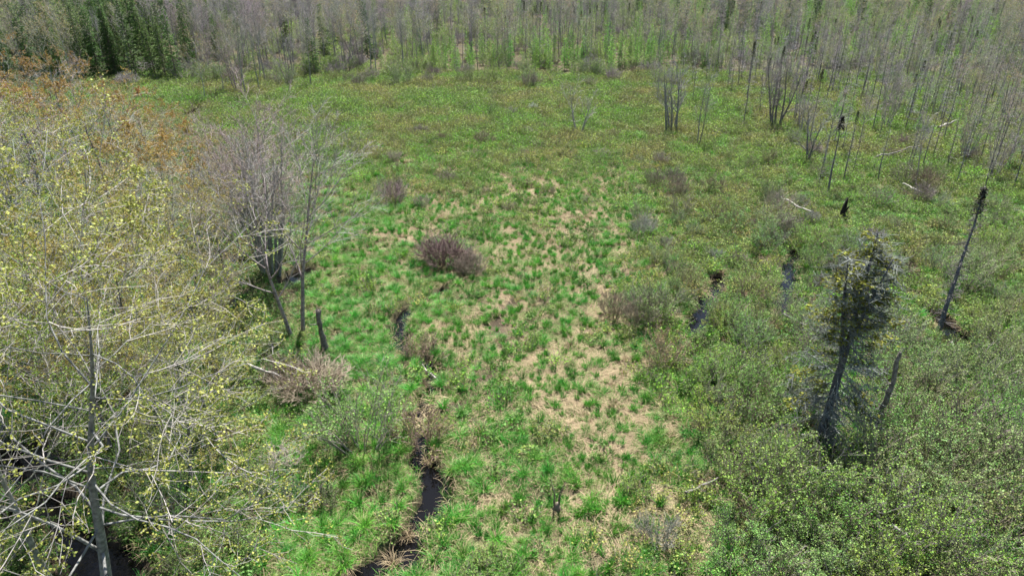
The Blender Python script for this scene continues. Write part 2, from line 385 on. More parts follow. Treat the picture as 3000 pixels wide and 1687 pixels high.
def make_bare(seed, h=12, stems=1, kind='bare', twig=1.0, r0=.12, spread=.8, narrow=False, buds=0, low=.25, bud=.075, many=False):
    rng = np.random.default_rng(seed)
    ang = (22, 45) if narrow else (30, 60)
    spec = [dict(n=9, wob=.04, up=.05, ch=(14, 17), ang=ang, len=.34 * spread, prof=lambda f: .5 + .6 * math.sin(math.pi * min(1, f * .9 + .08)), **{'from': low}, rr=.45, tip=.12),
            dict(n=5, wob=.1, up=.09, ch=(7, 9), ang=(22, 48), len=.5, **{'from': .2}, rr=.55, tip=.25),
            dict(n=3, wob=.13, up=.06, ch=(int(5 * twig), int(7 * twig)), ang=(20, 48), len=.55, **{'from': .1}, rr=.6, tip=.3),
            dict(n=2, wob=.15, up=.05, tip=.4)]
    out = {}
    for s in range(stems):
        a = s * 6.28 / max(1, stems) + rng.random() * .7; k = 0.04 if stems == 1 else .10 + .24 * rng.random()
        d = np.array([math.cos(a) * k, math.sin(a) * k, 1]); p = np.array([math.cos(a), math.sin(a), 0]) * (0 if stems == 1 else .15 + .35 * rng.random()); p[2] = -.25
        sp2 = spec if stems == 1 else [dict(spec[0], ch=(14, 16) if many else (6, 8), len=.27 * spread)] + spec[1:]
        grow(rng, p, d, h * (1 if s == 0 else .7 + .3 * rng.random()), r0 * (1 if stems == 1 else .55), 0, sp2, out)
    mb = MB(); wood(mb, rng, out[0], 7); wood(mb, rng, out[1], 4)
    parts = [("trunk", mb.build("trunk", M_BARK, True), 'bark')]
    mb = MB(); wood(mb, rng, out[2], 3, True, .010); wood(mb, rng, out[3], 3, True, .007)
    parts.append(("crown", mb.build("crown", M_TWIG), 'twig'))
    if buds:
        mb = MB(); tips, _ = pts_on(rng, out[3], 1, .4); tips = tips[rng.random(len(tips)) < buds]
        c = np.repeat(tips, 2, 0) + rng.normal(size=(len(tips) * 2, 3)) * .05
        add_leaves(mb, rng, c, bud, .7, .2); parts.append(("foliage", mb.build("foliage", M_LEAF), 'leaf'))
    proto(kind, parts, 'tree')

def make_snag(seed, h=10, kind='snag', tuft=False, r0=.085, nb=70, blen=.8):
    rng = np.random.default_rng(seed)
    n = 9; pts = np.zeros((n + 1, 3)); pts[:, 2] = np.linspace(-.25, h, n + 1); pts[1:, :2] = np.cumsum(rng.normal(size=(n, 2)) * .035, 0)
    rad = np.linspace(r0, .018, n + 1)
    mb = MB(); add_tube(mb, pts, rad, 6, .5)
    parts = [("trunk", mb.build("trunk", M_BARK, True), 'bark')]
    P0, P1, R0, R1, va = [], [], [], [], []
    for k in range(nb):
        f = .12 + .88 * rng.random() ** .8; z = f * h; q = (z + .25) / (h + .25) * n; i = min(int(q), n - 1); p = pts[i] + (pts[i + 1] - pts[i]) * (q - i)
        az = rng.random() * 6.28; L = blen * (.3 + 1.1 * rng.random()) * (1.25 - .8 * f); dz = .1 - .5 * rng.random()
        d = unit(np.array([math.cos(az), math.sin(az), dz])); m = p + d * L * .55; e = m + unit(d + rng.normal(size=3) * .25 + [0, 0, .15]) * L * .45
        va += [rng.random()] * 2; P0 += [p, m]; P1 += [m, e]; R0 += [.016, .011]; R1 += [.011, .007]
        for t in range(rng.integers(2, 6)):
            s = p + (e - p) * (.3 + .6 * rng.random()); g = s + unit(d + rng.normal(size=3) * .6) * L * .35
            P0.append(s); P1.append(g); R0.append(.010); R1.append(.007); va.append(rng.random())
    mb = MB(); add_segs(mb, np.array(P0), np.array(P1), np.array(R0), np.array(R1), np.array(va))
    parts.append(("crown", mb.build("crown", M_TWIG), 'twig'))
    if tuft:
        m = 620; z = h * (1 - .17 * rng.random(m) ** 1.3); rr = (.09 + .32 * (h - z) / (h * .17)) * np.sqrt(rng.random(m)); az = rng.random(m) * 6.28
        P = np.stack([np.cos(az) * rr + pts[-1, 0], np.sin(az) * rr + pts[-1, 1], z], 1)
        mb = MB(); add_leaves(mb, rng, P, .12, .5, .3, droop=.2); parts.append(("foliage", mb.build("foliage", M_NEEDLE), 'leaf'))
    proto(kind, parts, 'tree')

def make_conifer(seed, h=8, kind='larch', nb=90, rad=1.4, dens=1.0, leafs=.10, droop=.1, start=.08, r0=.09, flat=.6, per=9, needle=M_NEEDLE, bare=0.0):
    rng = np.random.default_rng(seed)
    n = 8; pts = np.zeros((n + 1, 3)); pts[:, 2] = np.linspace(-.25, h, n + 1); pts[1:, :2] = np.cumsum(rng.normal(size=(n, 2)) * .02, 0)
    mb = MB(); add_tube(mb, pts, np.linspace(r0, .012, n + 1), 6, .5)
    parts = [("trunk", mb.build("trunk", M_BARK, True), 'bark')]
    P0, P1, R0, R1, va, LP, LD = [], [], [], [], [], [], []
    for k in range(nb):
        f = start + (1 - start) * (k + rng.random()) / nb; z = f * h; q = (z + .25) / (h + .25) * n; i = min(int(q), n - 1); p = pts[i] + (pts[i + 1] - pts[i]) * (q - i)
        az = k * 2.4 + rng.normal() * .5; L = rad * (1.06 - f) ** .85 * (.6 + .6 * rng.random()) + .08
        d = unit(np.array([math.cos(az), math.sin(az), .12 - droop - .2 * rng.random() + .5 * max(0, f - .75)])); m = p + d * L * .5; e = m + unit(d + [0, 0, -.12 + .3 * rng.random()]) * L * .5
        P0 += [p, m]; P1 += [m, e]; R0 += [.016, .011]; R1 += [.011, .006]; va += [rng.random()] * 2
        side = np.array([-d[1], d[0], 0])
        nn = max(3, int(per * L / rad * dens * 1.4))
        if rng.random() < bare: nn = 0
        for t in range(nn):
            g = .15 + .85 * rng.random(); s = (p + (m - p) * g * 2) if g < .5 else (m + (e - m) * (g * 2 - 1))
            wv = (rng.random() - .5) * 2 * L * .34 * (1.15 - g); s2 = s + side * wv + d * abs(wv) * .5 + np.array([0, 0, rng.normal() * .04 - abs(wv) * .15])
            if abs(wv) > .12: P0.append(s); P1.append(s2); R0.append(.007); R1.append(.005); va.append(rng.random())
            for _ in range(3): LP.append(s + (s2 - s) * rng.random() + rng.normal(size=3) * .035); LD.append(d + side * np.sign(wv) * .8)
    mb = MB(); add_segs(mb, np.array(P0), np.array(P1), np.array(R0), np.array(R1), np.array(va))
    parts.append(("crown", mb.build("crown", M_TWIG), 'twig'))
    mb = MB(); add_leaves(mb, rng, np.array(LP), leafs, .55, flat, dirs=np.array(LD)); parts.append(("foliage", mb.build("foliage", needle), 'leaf'))
    proto(kind, parts, 'tree')

def make_shrub(seed, h=2.0, rad=1.3, stems=26, kind='bare_shrub', leaf=0.0, leafsize=.06, twig=1.0, upright=.5, sub=5, base=.35):
    rng = np.random.default_rng(seed)
    spec = [dict(n=5, wob=.1, up=.06, ch=(sub, sub + 2), ang=(18, 42), len=.5, **{'from': .3}, rr=.6, tip=.3),
            dict(n=3, wob=.14, up=.08, ch=(int(4 * twig), int(6 * twig)), ang=(18, 45), len=.5, **{'from': .15}, rr=.7, tip=.4),
            dict(n=2, wob=.16, up=.05, tip=.5)]
    out = {}
    for s in range(stems):
        a = rng.random() * 6.28; q = math.sqrt(rng.random()); k = q * (1.1 - upright) * 1.25
        d = np.array([math.cos(a) * k, math.sin(a) * k, 1]); p = np.array([math.cos(a) * q * rad * base, math.sin(a) * q * rad * base, -.1])
        grow(rng, p, d, h * (1.05 - .3 * q) * (.75 + .35 * rng.random()), .018 * (h / 2) ** .7, 0, spec, out)
    mb = MB(); wood(mb, rng, out[0], 3, True, .013); wood(mb, rng, out[1], 3, True, .009); wood(mb, rng, out[2], 3, True, .0065)
    parts = [("stems", mb.build("stems", M_TWIG), 'twig')]
    if leaf > 0:
        mb = MB(); tips, dr = pts_on(rng, out[2], max(1, int(round(leaf))), .2)
        if leaf < 1: tips = tips[rng.random(len(tips)) < leaf]
        c = np.repeat(tips, 2, 0) + rng.normal(size=(len(tips) * 2, 3)) * .04
        add_leaves(mb, rng, c, leafsize, .7, .35); parts.append(("foliage", mb.build("foliage", M_LEAF), 'leaf'))
    proto(kind, parts, 'shrub')

for i in range(4): make_maple(100 + i, 13.0 + i * .5, spread=1.0, kind='maple', leaf=1.0, leafsize=.085, r0=.17)
make_maple(130, 14.0, spread=1.22, kind='near_maple', leaf=1.5, leafsize=.066, r0=.20, twigmul=1.7, rr0=.34, low=.22, ang=(58, 86), up1=.03, tip0=.06, limbs=(24, 28))
make_maple(131, 12.5, spread=1.0, kind='near_maple', leaf=1.5, leafsize=.066, r0=.14, twigmul=1.6, rr0=.34, low=.2, ang=(50, 80), up1=.04, tip0=.06)
for i in range(3): make_maple(110 + i, 13.0, kind='maple_sparse', leaf=1.0, leafsize=.095, r0=.17, spray=.38)
for i in range(2): make_maple(114 + i, 12.5, stems=3 + i, kind='maple_sparse', leaf=1.0, leafsize=.095, r0=.2, spray=.34)
for i in range(2): make_maple(120 + i, 12.0, stems=3 + i, kind='maple_multi', leaf=1.0, leafsize=.085, r0=.2)
for i in range(2): make_bare(230 + i, 12.0, kind='budding', spread=1.15, r0=.11, buds=.8, low=.3, bud=.12)
for i in range(3): make_bare(200 + i, 12.5, kind='bare', spread=.75, narrow=True, r0=.125, low=.48)
for i in range(2): make_bare(210 + i, 11, stems=2 + 3 * i, kind='bare_multi', spread=.95, narrow=True, r0=.2)
make_bare(220, 11, stems=2, kind='grey_pair', spread=1.7, r0=.24, buds=.2, twig=1.6, low=.3, many=True)
make_bare(221, 10, stems=11, kind='grey_cluster', spread=1.5, r0=.2, buds=.2, twig=1.2)
make_bare(222, 7.5, stems=5, kind='swamp_clump', spread=.9, r0=.24, twig=1.0)
make_bare(223, 6.0, stems=2, kind='swamp_fork', spread=1.5, r0=.26, twig=.8)
for i in range(6): make_snag(300 + i, 9 + i * .7, 'snag', False, .075 + .008 * (i % 3), 60 + 10 * i, .6 + .12 * i)
for i in range(3): make_snag(320 + i, 10 + i, 'snag_tuft', True, .085, 70, .6)
for i in range(3): make_conifer(400 + i, 6 + 1.2 * i, 'larch', 84, 1.3, 1.1, .15, 0.0, .05, .06, flat=.15)
for i in range(4): make_conifer(420 + i, 11 + i, 'spruce', 150, 1.9, 1.1, .21, .22, .04, .13, per=13, flat=.35)
for i in range(4): make_shrub(500 + i, 1.7 + .2 * i, 1.2, 34, 'bare_shrub', 0, upright=.45)
for i in range(2): make_shrub(510 + i, 1.8, 1.2, 75, 'dense_shrub', 0, upright=.42)
for i in range(3): make_shrub(520 + i, 1.9 + .2 * i, 1.3, 20, 'budding_shrub', 1, .062, upright=.5)
for i in range(4): make_shrub(540 + i, 2.2 + .3 * i, 1.5, 20, 'leafy_shrub', 3, .062, upright=.42, twig=.9)
for i in range(3): make_shrub(560 + i, .9 + .15 * i, .9, 16, 'low_shrub', 2, .05, upright=.2, sub=4)

# ------------------------------------------------------------------ small plants
def tuft(seed, n=60, L=.6, spread=.10, lean=(.2, .95), width=.022, straw=.12, droop=.3, blade_mat=M_BLADE, K=3):
    rng = np.random.default_rng(seed); mb = MB()
    a = rng.random(n) * 6.28; rr = spread * np.sqrt(rng.random(n))
    base = np.stack([np.cos(a) * rr, np.sin(a) * rr, np.full(n, -.04)], 1)
    az = a + rng.normal(size=n) * 1.3; LL = L * (.55 + .6 * rng.random(n)); le = lean[0] + (lean[1] - lean[0]) * rng.random(n)
    add_blades(mb, rng, base, az, LL, le, width * (.7 + .6 * rng.random(n)), 0, droop + .25 * (le - .3), K)
    if straw:
        m = int(n * straw * 2); a = rng.random(m) * 6.28; rr = spread * 1.2 * np.sqrt(rng.random(m)); base = np.stack([np.cos(a) * rr, np.sin(a) * rr, np.full(m, -.03)], 1)
        add_blades(mb, rng, base, a + rng.normal(size=m) * .5, L * (.5 + .6 * rng.random(m)), .8 + .5 * rng.random(m), width * np.ones(m), 1, .75, K)
    return mb.build("sedge_tussock", [blade_mat, M_STRAW])
def grass_patch(seed, n=150, L=.42, rad=.6, width=.018):
    rng = np.random.default_rng(seed); mb = MB()
    a = rng.random(n) * 6.28; rr = rad * np.sqrt(rng.random(n)); base = np.stack([np.cos(a) * rr, np.sin(a) * rr, np.full(n, -.06)], 1)
    add_blades(mb, rng, base, rng.random(n) * 6.28, L * (.5 + .7 * rng.random(n)), .15 + .8 * rng.random(n), width * (.7 + .6 * rng.random(n)), 0, .3, 3)
    m = n // 5; a = rng.random(m) * 6.28; rr = rad * np.sqrt(rng.random(m)); base = np.stack([np.cos(a) * rr, np.sin(a) * rr, np.full(m, -.03)], 1)
    add_blades(mb, rng, base, rng.random(m) * 6.28, L * (.6 + .6 * rng.random(m)), .8 + .6 * rng.random(m), width * np.ones(m), 1, .7, 3)
    return mb.build("grass", [M_BLADE, M_STRAW])
def thatch(seed, n=60, L=.75, rad=.5, swirl=.5, width=.024):
    rng = np.random.default_rng(seed); mb = MB(); az0 = 0
    a = rng.random(n) * 6.28; rr = rad * np.sqrt(rng.random(n)); base = np.stack([np.cos(a) * rr, np.sin(a) * rr, .0 + .10 * rng.random(n)], 1)
    add_blades(mb, rng, base, az0 + rng.normal(size=n) * swirl, L * (.5 + .8 * rng.random(n)), .85 + .25 * rng.random(n), width * (.7 + .6 * rng.random(n)), 0, .78 + .25 * rng.random(n), 2)
    for q in mb.V: q[:, 2] *= .38
    return mb.build("thatch", [M_STRAW])
def herb(seed, n=90, h=.5, rad=.4, size=.09):
    rng = np.random.default_rng(seed); mb = MB(); a = rng.random(n) * 6.28; rr = rad * np.sqrt(rng.random(n))
    P = np.stack([np.cos(a) * rr, np.sin(a) * rr, h * (1 - .55 * (rr / rad) ** 2) * (.25 + .75 * rng.random(n) ** .6)], 1)
    add_leaves(mb, rng, P, size, .65, .45)
    m = 18; i = rng.integers(0, n, m); add_segs(mb, P[i] * [.3, .3, 0] - [0, 0, .05], P[i], np.full(m, .006), np.full(m, .004), rng.random(m), 3, 1)
    return mb.build("herb", [M_LEAF, M_STEM])
def heath(seed, h=.5, rad=.55, n=16, nl=150, size=.085):
    rng = np.random.default_rng(seed); mb = MB()
    a = rng.random(n) * 6.28; q = np.sqrt(rng.random(n)); b = np.stack([np.cos(a) * q * rad * .5, np.sin(a) * q * rad * .5, np.full(n, -.05)], 1)
    t = b + np.stack([np.cos(a) * q * rad * .6, np.sin(a) * q * rad * .6, h * (.6 + .5 * rng.random(n))], 1); v = rng.random(n)
    add_segs(mb, b, t, np.full(n, .009), np.full(n, .005), v, 3, 1)
    for _ in range(1):
        i = rng.integers(0, n, n); s = b[i] + (t[i] - b[i]) * (.4 + .5 * rng.random(n))[:, None]; e = s + np.stack([rng.normal(size=n) * .12, rng.normal(size=n) * .12, .08 + .18 * rng.random(n)], 1)
        add_segs(mb, s, e, np.full(n, .006), np.full(n, .004), rng.random(n), 3, 1)
    i = rng.integers(0, n, nl); P = b[i] + (t[i] - b[i]) * (.35 + .75 * rng.random(nl))[:, None] + rng.normal(size=(nl, 3)) * [.08, .08, .05]
    add_leaves(mb, rng, P, size, .6, .2)
    return mb.build("heath", [M_LEAF, M_STEM])
TUFTS = [tuft(600 + i, 90, .55 + .05 * (i % 3), .09 + .02 * (i % 2), width=.02) for i in range(6)] + [tuft(610 + i, 80, .52, .11, (.12, .7), .024, .06, .22) for i in range(4)]
GRASS = [grass_patch(620 + i) for i in range(5)]
THATCH = [thatch(640 + i, swirl=.35 + .12 * i) for i in range(5)]
HERBS = [herb(660 + i) for i in range(4)]
HEATHS = [heath(680 + i, .45 + .1 * i) for i in range(4)]
DRYTUFT = [tuft(690 + i, 80, .6, .16, (.15, .85), .016, 0, .4, M_STRAW) for i in range(3)]

# ------------------------------------------------------------------ scatter of uncountable plants (one object each)
def scatter(name, meshes, pts, rotz, scl, idx, col, label, cat, tilt=None):
    coll = bpy.data.collections.new(name + "_kinds")
    if isinstance(meshes[0], bpy.types.Mesh):
        for i, me in enumerate(meshes):
            o = bpy.data.objects.new("%s_%02d" % (name, i), me); coll.objects.link(o)
    me = bpy.data.meshes.new(name); n = len(pts)
    me.vertices.add(n); me.vertices.foreach_set("co", np.asarray(pts, np.float32).ravel())
    rot = np.zeros((n, 3), np.float32); rot[:, 2] = rotz
    if tilt is not None: rot[:, :2] = tilt
    a = me.attributes.new("rot", 'FLOAT_VECTOR', 'POINT'); a.data.foreach_set("vector", rot.ravel())
    sc = np.asarray(scl, np.float32)
    a = me.attributes.new("scl", 'FLOAT', 'POINT'); a.data.foreach_set("value", sc)
    a = me.attributes.new("idx", 'INT', 'POINT'); a.data.foreach_set("value", np.asarray(idx, np.int32))
    a = me.attributes.new("col", 'FLOAT_COLOR', 'POINT'); a.data.foreach_set("color", np.concatenate([col, np.ones((n, 1))], 1).astype(np.float32).ravel())
    ob = bpy.data.objects.new(name, me); C.objects.link(ob)
    ob["kind"] = "stuff"; ob["label"] = label; ob["category"] = cat
    ng = bpy.data.node_groups.new(name + "_scatter", 'GeometryNodeTree')
    ng.interface.new_socket("Geometry", in_out='INPUT', socket_type='NodeSocketGeometry'); ng.interface.new_socket("Geometry", in_out='OUTPUT', socket_type='NodeSocketGeometry')
    N = ng.nodes; L = ng.links.new
    gi = N.new("NodeGroupInput"); go = N.new("NodeGroupOutput"); ip = N.new("GeometryNodeInstanceOnPoints"); ci = N.new("GeometryNodeCollectionInfo")
    ci.inputs[0].default_value = coll; ci.inputs[1].default_value = True; ci.inputs[2].default_value = True
    def na(nm, ty):
        x = N.new("GeometryNodeInputNamedAttribute"); x.data_type = ty; x.inputs[0].default_value = nm; return x.outputs[0]
    L(gi.outputs[0], ip.inputs["Points"]); L(ci.outputs[0], ip.inputs["Instance"]); ip.inputs["Pick Instance"].default_value = True
    L(na("idx", 'INT'), ip.inputs["Instance Index"]); L(na("rot", 'FLOAT_VECTOR'), ip.inputs["Rotation"]); L(na("scl", 'FLOAT'), ip.inputs["Scale"])
    L(ip.outputs[0], go.inputs[0])
    md = ob.modifiers.new("scatter", 'NODES'); md.node_group = ng
    return ob

RNG = np.random.default_rng(7)
def candidates(dens, y0, y1, margin=1.18):
    """random ground points over the marsh, dens per square metre"""
    hw = .76 * (cp * y1 + sp * CAM_H) * margin; n = int(dens * 2 * hw * (y1 - y0))
    x = (RNG.random(n) * 2 - 1) * hw; y = y0 + (y1 - y0) * RNG.random(n)
    k = np.abs(x) < .76 * (cp * y + sp * CAM_H) * margin + 2
    return x[k], y[k]
def cand(bands):
    xs, ys = zip(*[candidates(d, a, b) for d, a, b in bands]); return np.concatenate(xs), np.concatenate(ys)
def jitter_col(base, n, amt=.18, hue=None):
    c = np.broadcast_to(np.asarray(base, float), (n, 3)).copy() if np.ndim(base) == 1 else np.array(base, float)
    return c * (1 + amt * RNG.normal(size=(n, 1))).clip(.4, 1.8) * (1 + .08 * RNG.normal(size=(n, 3)))
def lerp(a, b, t): return np.asarray(a)[None] * (1 - t[:, None]) + np.asarray(b)[None] * t[:, None]

# boundary of the woods along the side of the marsh (photo pixels)
BV = np.array([200, 300, 400, 560, 800, 950, 1100, 1300, 1700, 2000]); BU = np.array([430, 470, 640, 900, 900, 850, 820, 790, 740, 700])
def in_wood(u, v): return u < np.interp(v, BV, BU)
def sedge_amount(u, v, x, y):
    a = 1.0 * sstep(1420, 1150, u + 140 * (fbm(x, y, 7, 91) - .5)) * sstep(500, 640, v)
    a = np.maximum(a, .9 * sstep(1180, 1330, v + 160 * (fbm(x, y, 6, 93) - .5)) * sstep(2150, 1850, u))
    a = np.maximum(a, .8 * blob(u, v, 1180, 560, 160, 60)); a = np.maximum(a, 1.0 * blob(u, v, 900, 420, 260, 60) * .7)
    a = np.maximum(a, .95 * blob(u, v, 800, 275, 170, 35))
    a = np.maximum(a, .45 * sstep(1800, 1950, u) * sstep(520, 620, v))
    return np.clip(a, 0, 1)
GREEN_A, GREEN_B = (.055, .25, .034), (.135, .295, .03)     # blue-green sedge, yellow-green sedge
# --- sedge tussocks: the clear ones singly, the rest as one mass
x, y = cand([(7.5, 9, 30), (7.2, 30, 60), (4.4, 60, 128)])
u, v = pix(x, y); wd = water_d(x, y); hh = height(x, y)
sg = sedge_amount(u, v, x, y); th = thatch_amount(x, y, u, v)
dist = np.hypot(x, y)
p_ = np.clip(sg * 1.0 * (1 - .45 * th) + .85 * th + .9 * np.clip(blob(u, v, 1600, 850, 380, 420), 0, 1) * (1 - th) + .16 * (v < 560), 0, 1) * np.where(in_wood(u, v), .25, 1) * (wd > .25)
p_ = p_ * np.maximum(np.clip(-.1 + 1.7 * fbm(x, y, 1.6, 61), 0, 1), np.clip(th * 1.6, 0, .8)) * sstep(222, 250, v)
k = RNG.random(len(x)) < p_; x, y, u, v, sg, th, dist = (q[k] for q in (x, y, u, v, sg, th, dist))
n = len(x); far = sstep(45, 110, dist)
sc = (.5 + .75 * RNG.random(n) ** 1.8) * (1.08 - .12 * th) * (1 + .5 * far)
tone = np.clip(.25 + .55 * (fbm(x, y, 5, 64) - .3) + .55 * far + .15 * RNG.normal(size=n), 0, 1)
col = jitter_col(lerp(GREEN_A, GREEN_B, tone), n, .16)
idx = np.where(RNG.random(n) < th * 2, RNG.integers(6, 10, n), RNG.integers(0, 6, n)); rz = RNG.random(n) * 6.28; z = height(x, y)
size = sc / dist * (th > .35) + .3 * sc / dist
inview = (u > 900) & (u < 2950) & (v < 1670) & (v > 600)
order = np.argsort(-np.where(inview & (th > .22), sc / dist, 0)); single = np.zeros(n, bool); single[order[:280]] = True
SINGLE_TUFTS = [(x[i], y[i], z[i], sc[i], rz[i], idx[i], col[i]) for i in np.where(single)[0]]
m = ~single
scatter("sedge", TUFTS, np.stack([x, y, z], 1)[m], rz[m], sc[m], idx[m], col[m], "bright green sedge grass covering the wet marsh", "sedge")
# --- grass filler between
x, y = cand([(5.0, 9, 30), (3.4, 30, 60), (1.7, 60, 130)])
u, v = pix(x, y); sg = sedge_amount(u, v, x, y); th = thatch_amount(x, y, u, v); dist = np.hypot(x, y)
p_ = .5 * np.clip(np.maximum(sg, .55) * (1 - .8 * th) + .1 + .7 * (v < 560), 0, 1) * (water_d(x, y) > .25) * np.where(in_wood(u, v), .7, 1)
k = RNG.random(len(x)) < p_; x, y, u, v, dist = (q[k] for q in (x, y, u, v, dist)); n = len(x); far = sstep(45, 100, dist)
tone = np.clip(.3 + .6 * (fbm(x, y, 6, 64) - .3) + .6 * far, 0, 1)
col = jitter_col(lerp(GREEN_A, (.165, .255, .035), tone), n, .18)
scatter("grass", GRASS, np.stack([x, y, height(x, y)], 1), RNG.random(n) * 6.28, (.75 + .5 * RNG.random(n)) * (1 + .5 * far), RNG.integers(0, 5, n), col, "short green grass growing between the sedge tufts", "grass")
# --- straw thatch lying flat, combed in swirls
x, y = cand([(4.0, 9, 32), (2.6, 32, 60), (1.0, 60, 120)])
u, v = pix(x, y); th = thatch_amount(x, y, u, v)
k = RNG.random(len(x)) < np.clip(th * 1.2 - .15, .02, 1) * (water_d(x, y) > .1) * np.where(in_wood(u, v), .3, 1); x, y = x[k], y[k]; n = len(x)
ang = 6.28 * 1.5 * fbm(x, y, 4.5, 83, 2) + .35 * RNG.normal(size=n)
scatter("straw_thatch", THATCH, np.stack([x, y, height(x, y)], 1), ang, .7 + .6 * RNG.random(n), RNG.integers(0, 5, n), jitter_col((.5, .4, .26), n), "flattened pale straw of last year's sedge", "dead grass")
# --- low heath
x, y = cand([(1.2, 9, 30), (2.4, 30, 60), (3.2, 60, 130)])
u, v = pix(x, y); n0 = fbm(x, y, 6, 95)
p_ = np.clip(.95 * sstep(560, 430, v) + .75 * sstep(1750, 2000, u + 250 * (n0 - .5)) + .10 + .35 * blob(u, v, 1350, 560, 300, 80), 0, 1) * np.clip(n0 * 1.9 - .15, 0, 1) * (water_d(x, y) > .2)
p_ = p_ * np.where(in_wood(u, v), .4, 1)
k = RNG.random(len(x)) < p_; x, y, u, v = x[k], y[k], u[k], v[k]; n = len(x); dist = np.hypot(x, y)
tone = np.clip((fbm(x, y, 5, 97) - .5) * 3.2 + .45 + .2 * RNG.normal(size=n), 0, 1)
col = jitter_col(lerp((.17, .32, .04), (.26, .285, .075), tone), n, .28)
scatter("heath", HEATHS, np.stack([x, y, height(x, y)], 1), RNG.random(n) * 6.28, (.8 + .6 * RNG.random(n)) * (1 + .4 * sstep(60, 110, dist)), RNG.integers(0, 4, n), col, "low olive brown heath shrubs spread over the marsh", "heath")
# --- dry standing straw flecks over the open marsh
x, y = cand([(.5, 12, 40), (1.1, 40, 130)])
u, v = pix(x, y); n0 = fbm(x, y, 3.2, 191)
k = RNG.random(len(x)) < np.clip(n0 * 2.6 - .95, 0, 1) * (water_d(x, y) > .1) * np.where(in_wood(u, v), .3, 1) * (1 - .6 * sstep(1250, 1100, u) * sstep(500, 640, v)); x, y = x[k], y[k]; n = len(x)
scatter("dry_sedge", DRYTUFT, np.stack([x, y, height(x, y)], 1), RNG.random(n) * 6.28, .7 + .7 * RNG.random(n), RNG.integers(0, 3, n), jitter_col((.4, .31, .2), n), "flecks of dry standing straw over the open marsh", "dead grass")
# --- leafy herbs under the woods and thickets
x, y = cand([(4.0, 9, 30), (3.0, 30, 60), (1.4, 60, 132)])
u, v = pix(x, y); n0 = fbm(x, y, 4, 99)
p_ = np.clip(.75 * in_wood(u, v) + .55 * sstep(1900, 2150, u) * sstep(420, 560, v) + .05, 0, 1) * np.clip(n0 * 2 - .25, 0, 1) * (water_d(x, y) > .15)
k = RNG.random(len(x)) < p_; x, y = x[k], y[k]; n = len(x)
col = jitter_col(lerp((.075, .175, .035), (.15, .20, .045), np.clip(fbm(x, y, 3, 98) * 1.5 - .3, 0, 1)), n, .2)
scatter("undergrowth", HERBS, np.stack([x, y, height(x, y)], 1), RNG.random(n) * 6.28, .8 + .7 * RNG.random(n), RNG.integers(0, 4, n), col, "leafy green undergrowth on the swamp floor", "undergrowth")

# ------------------------------------------------------------------ things
def put_empty(name, x, y, rz=0, s=1, tilt=(0, 0), dz=0, **props):
    o = bpy.data.objects.new(name, None); C.objects.link(o); o.empty_display_size = .3
    o.location = (x, y, hz(x, y) + dz); o.rotation_mode = 'QUATERNION'; o.rotation_quaternion = Quaternion((0, 1, 0), tilt[1]) @ Quaternion((1, 0, 0), tilt[0]) @ Quaternion((0, 0, 1), rz); o.scale = (s, s, s) if np.ndim(s) == 0 else s
    for a, b in props.items(): o[a] = b
    return o
def part(name, me, parent, col):
    o = bpy.data.objects.new(name, me); C.objects.link(o); o.parent = parent; o["col"] = [float(c) for c in col]; return o
BARK = dict(maple=(.26, .255, .235), bare=(.27, .255, .245), snag=(.17, .16, .155), larch=(.17, .15, .135), spruce=(.16, .14, .12), shrub=(.22, .185, .155))
def place(kind, name, u, v, label, group=None, s=1.0, rz=None, leaf=(.1, .2, .05), bark=(.25, .24, .22), twig=None, tilt=(0, 0), cat=None, i=None, xy=None, rng=random.Random(5)):
    ps = PROTO[kind]; P = ps[(rng.randrange(len(ps)) if i is None else i) % len(ps)]
    x, y = (float(q) for q in (ground(u, v) if xy is None else xy))
    kw = dict(label=label, category=cat or P['cat'])
    if group: kw['group'] = group
    o = put_empty(name, x, y, rng.random() * 6.28 if rz is None else rz, s, tilt, **kw)
    j = lambda c, a=.1: [q * (1 + a * (rng.random() * 2 - 1)) for q in c]
    b = j(bark); t = j(twig or bark); l = j(leaf, .12)
    for nm, me, ck in P['parts']: part(nm, me, o, {'bark': b, 'twig': t, 'leaf': l}[ck])
    return o
YEL, ORA, GRN = (.30, .285, .055), (.31, .19, .05), (.16, .27, .035)
mb_, mt_ = (.22, .215, .20), (.34, .325, .29)
# the woods beside the marsh: maples just coming into leaf
place('near_maple', 'maple_tree', 325, 1800, "tall maple with pale grey trunk and yellow buds rising over the dark pool", None, 1.0, 1.1, (.33, .315, .06), mb_, mt_, (0, .235), i=0)
place('near_maple', 'maple_tree', 185, 1775, "leaning maple trunk with fresh green leaves beside the tall grey maple", None, .9, 2.2, GRN, mb_, mt_, (0, .02), i=1)
YG = "yellow budding maple in the near part of the swamp wood"; OG = "maple with rusty orange buds in the back part of the swamp wood"
g1, g2 = "yellow budding maples", "orange budding maples"
for k_, (u, v, s) in enumerate([(-190, 1560, 1.0), (20, 1290, .95), (560, 1420, .5), (640, 1300, .55), (330, 1330, .85), (412, 1075, .92), (470, 1240, .78), (140, 1000, .95), (-70, 960, 1.0), (290, 930, .88), (620, 1060, .66), (-200, 1180, 1.05), (240, 1160, .9), (690, 905, .6)]):
    kd = 'near_maple' if k_ in (0, 1, 4, 5, 6) else 'maple' if k_ % 4 else 'maple_multi'; ad = {'near_maple': 'wide spreading', 'maple': 'upright', 'maple_multi': 'many stemmed'}[kd]
    place(kd, 'maple_tree', u, v, ad + ' ' + YG, ad + ' ' + g1, s * .92, None, YEL, mb_, mt_)
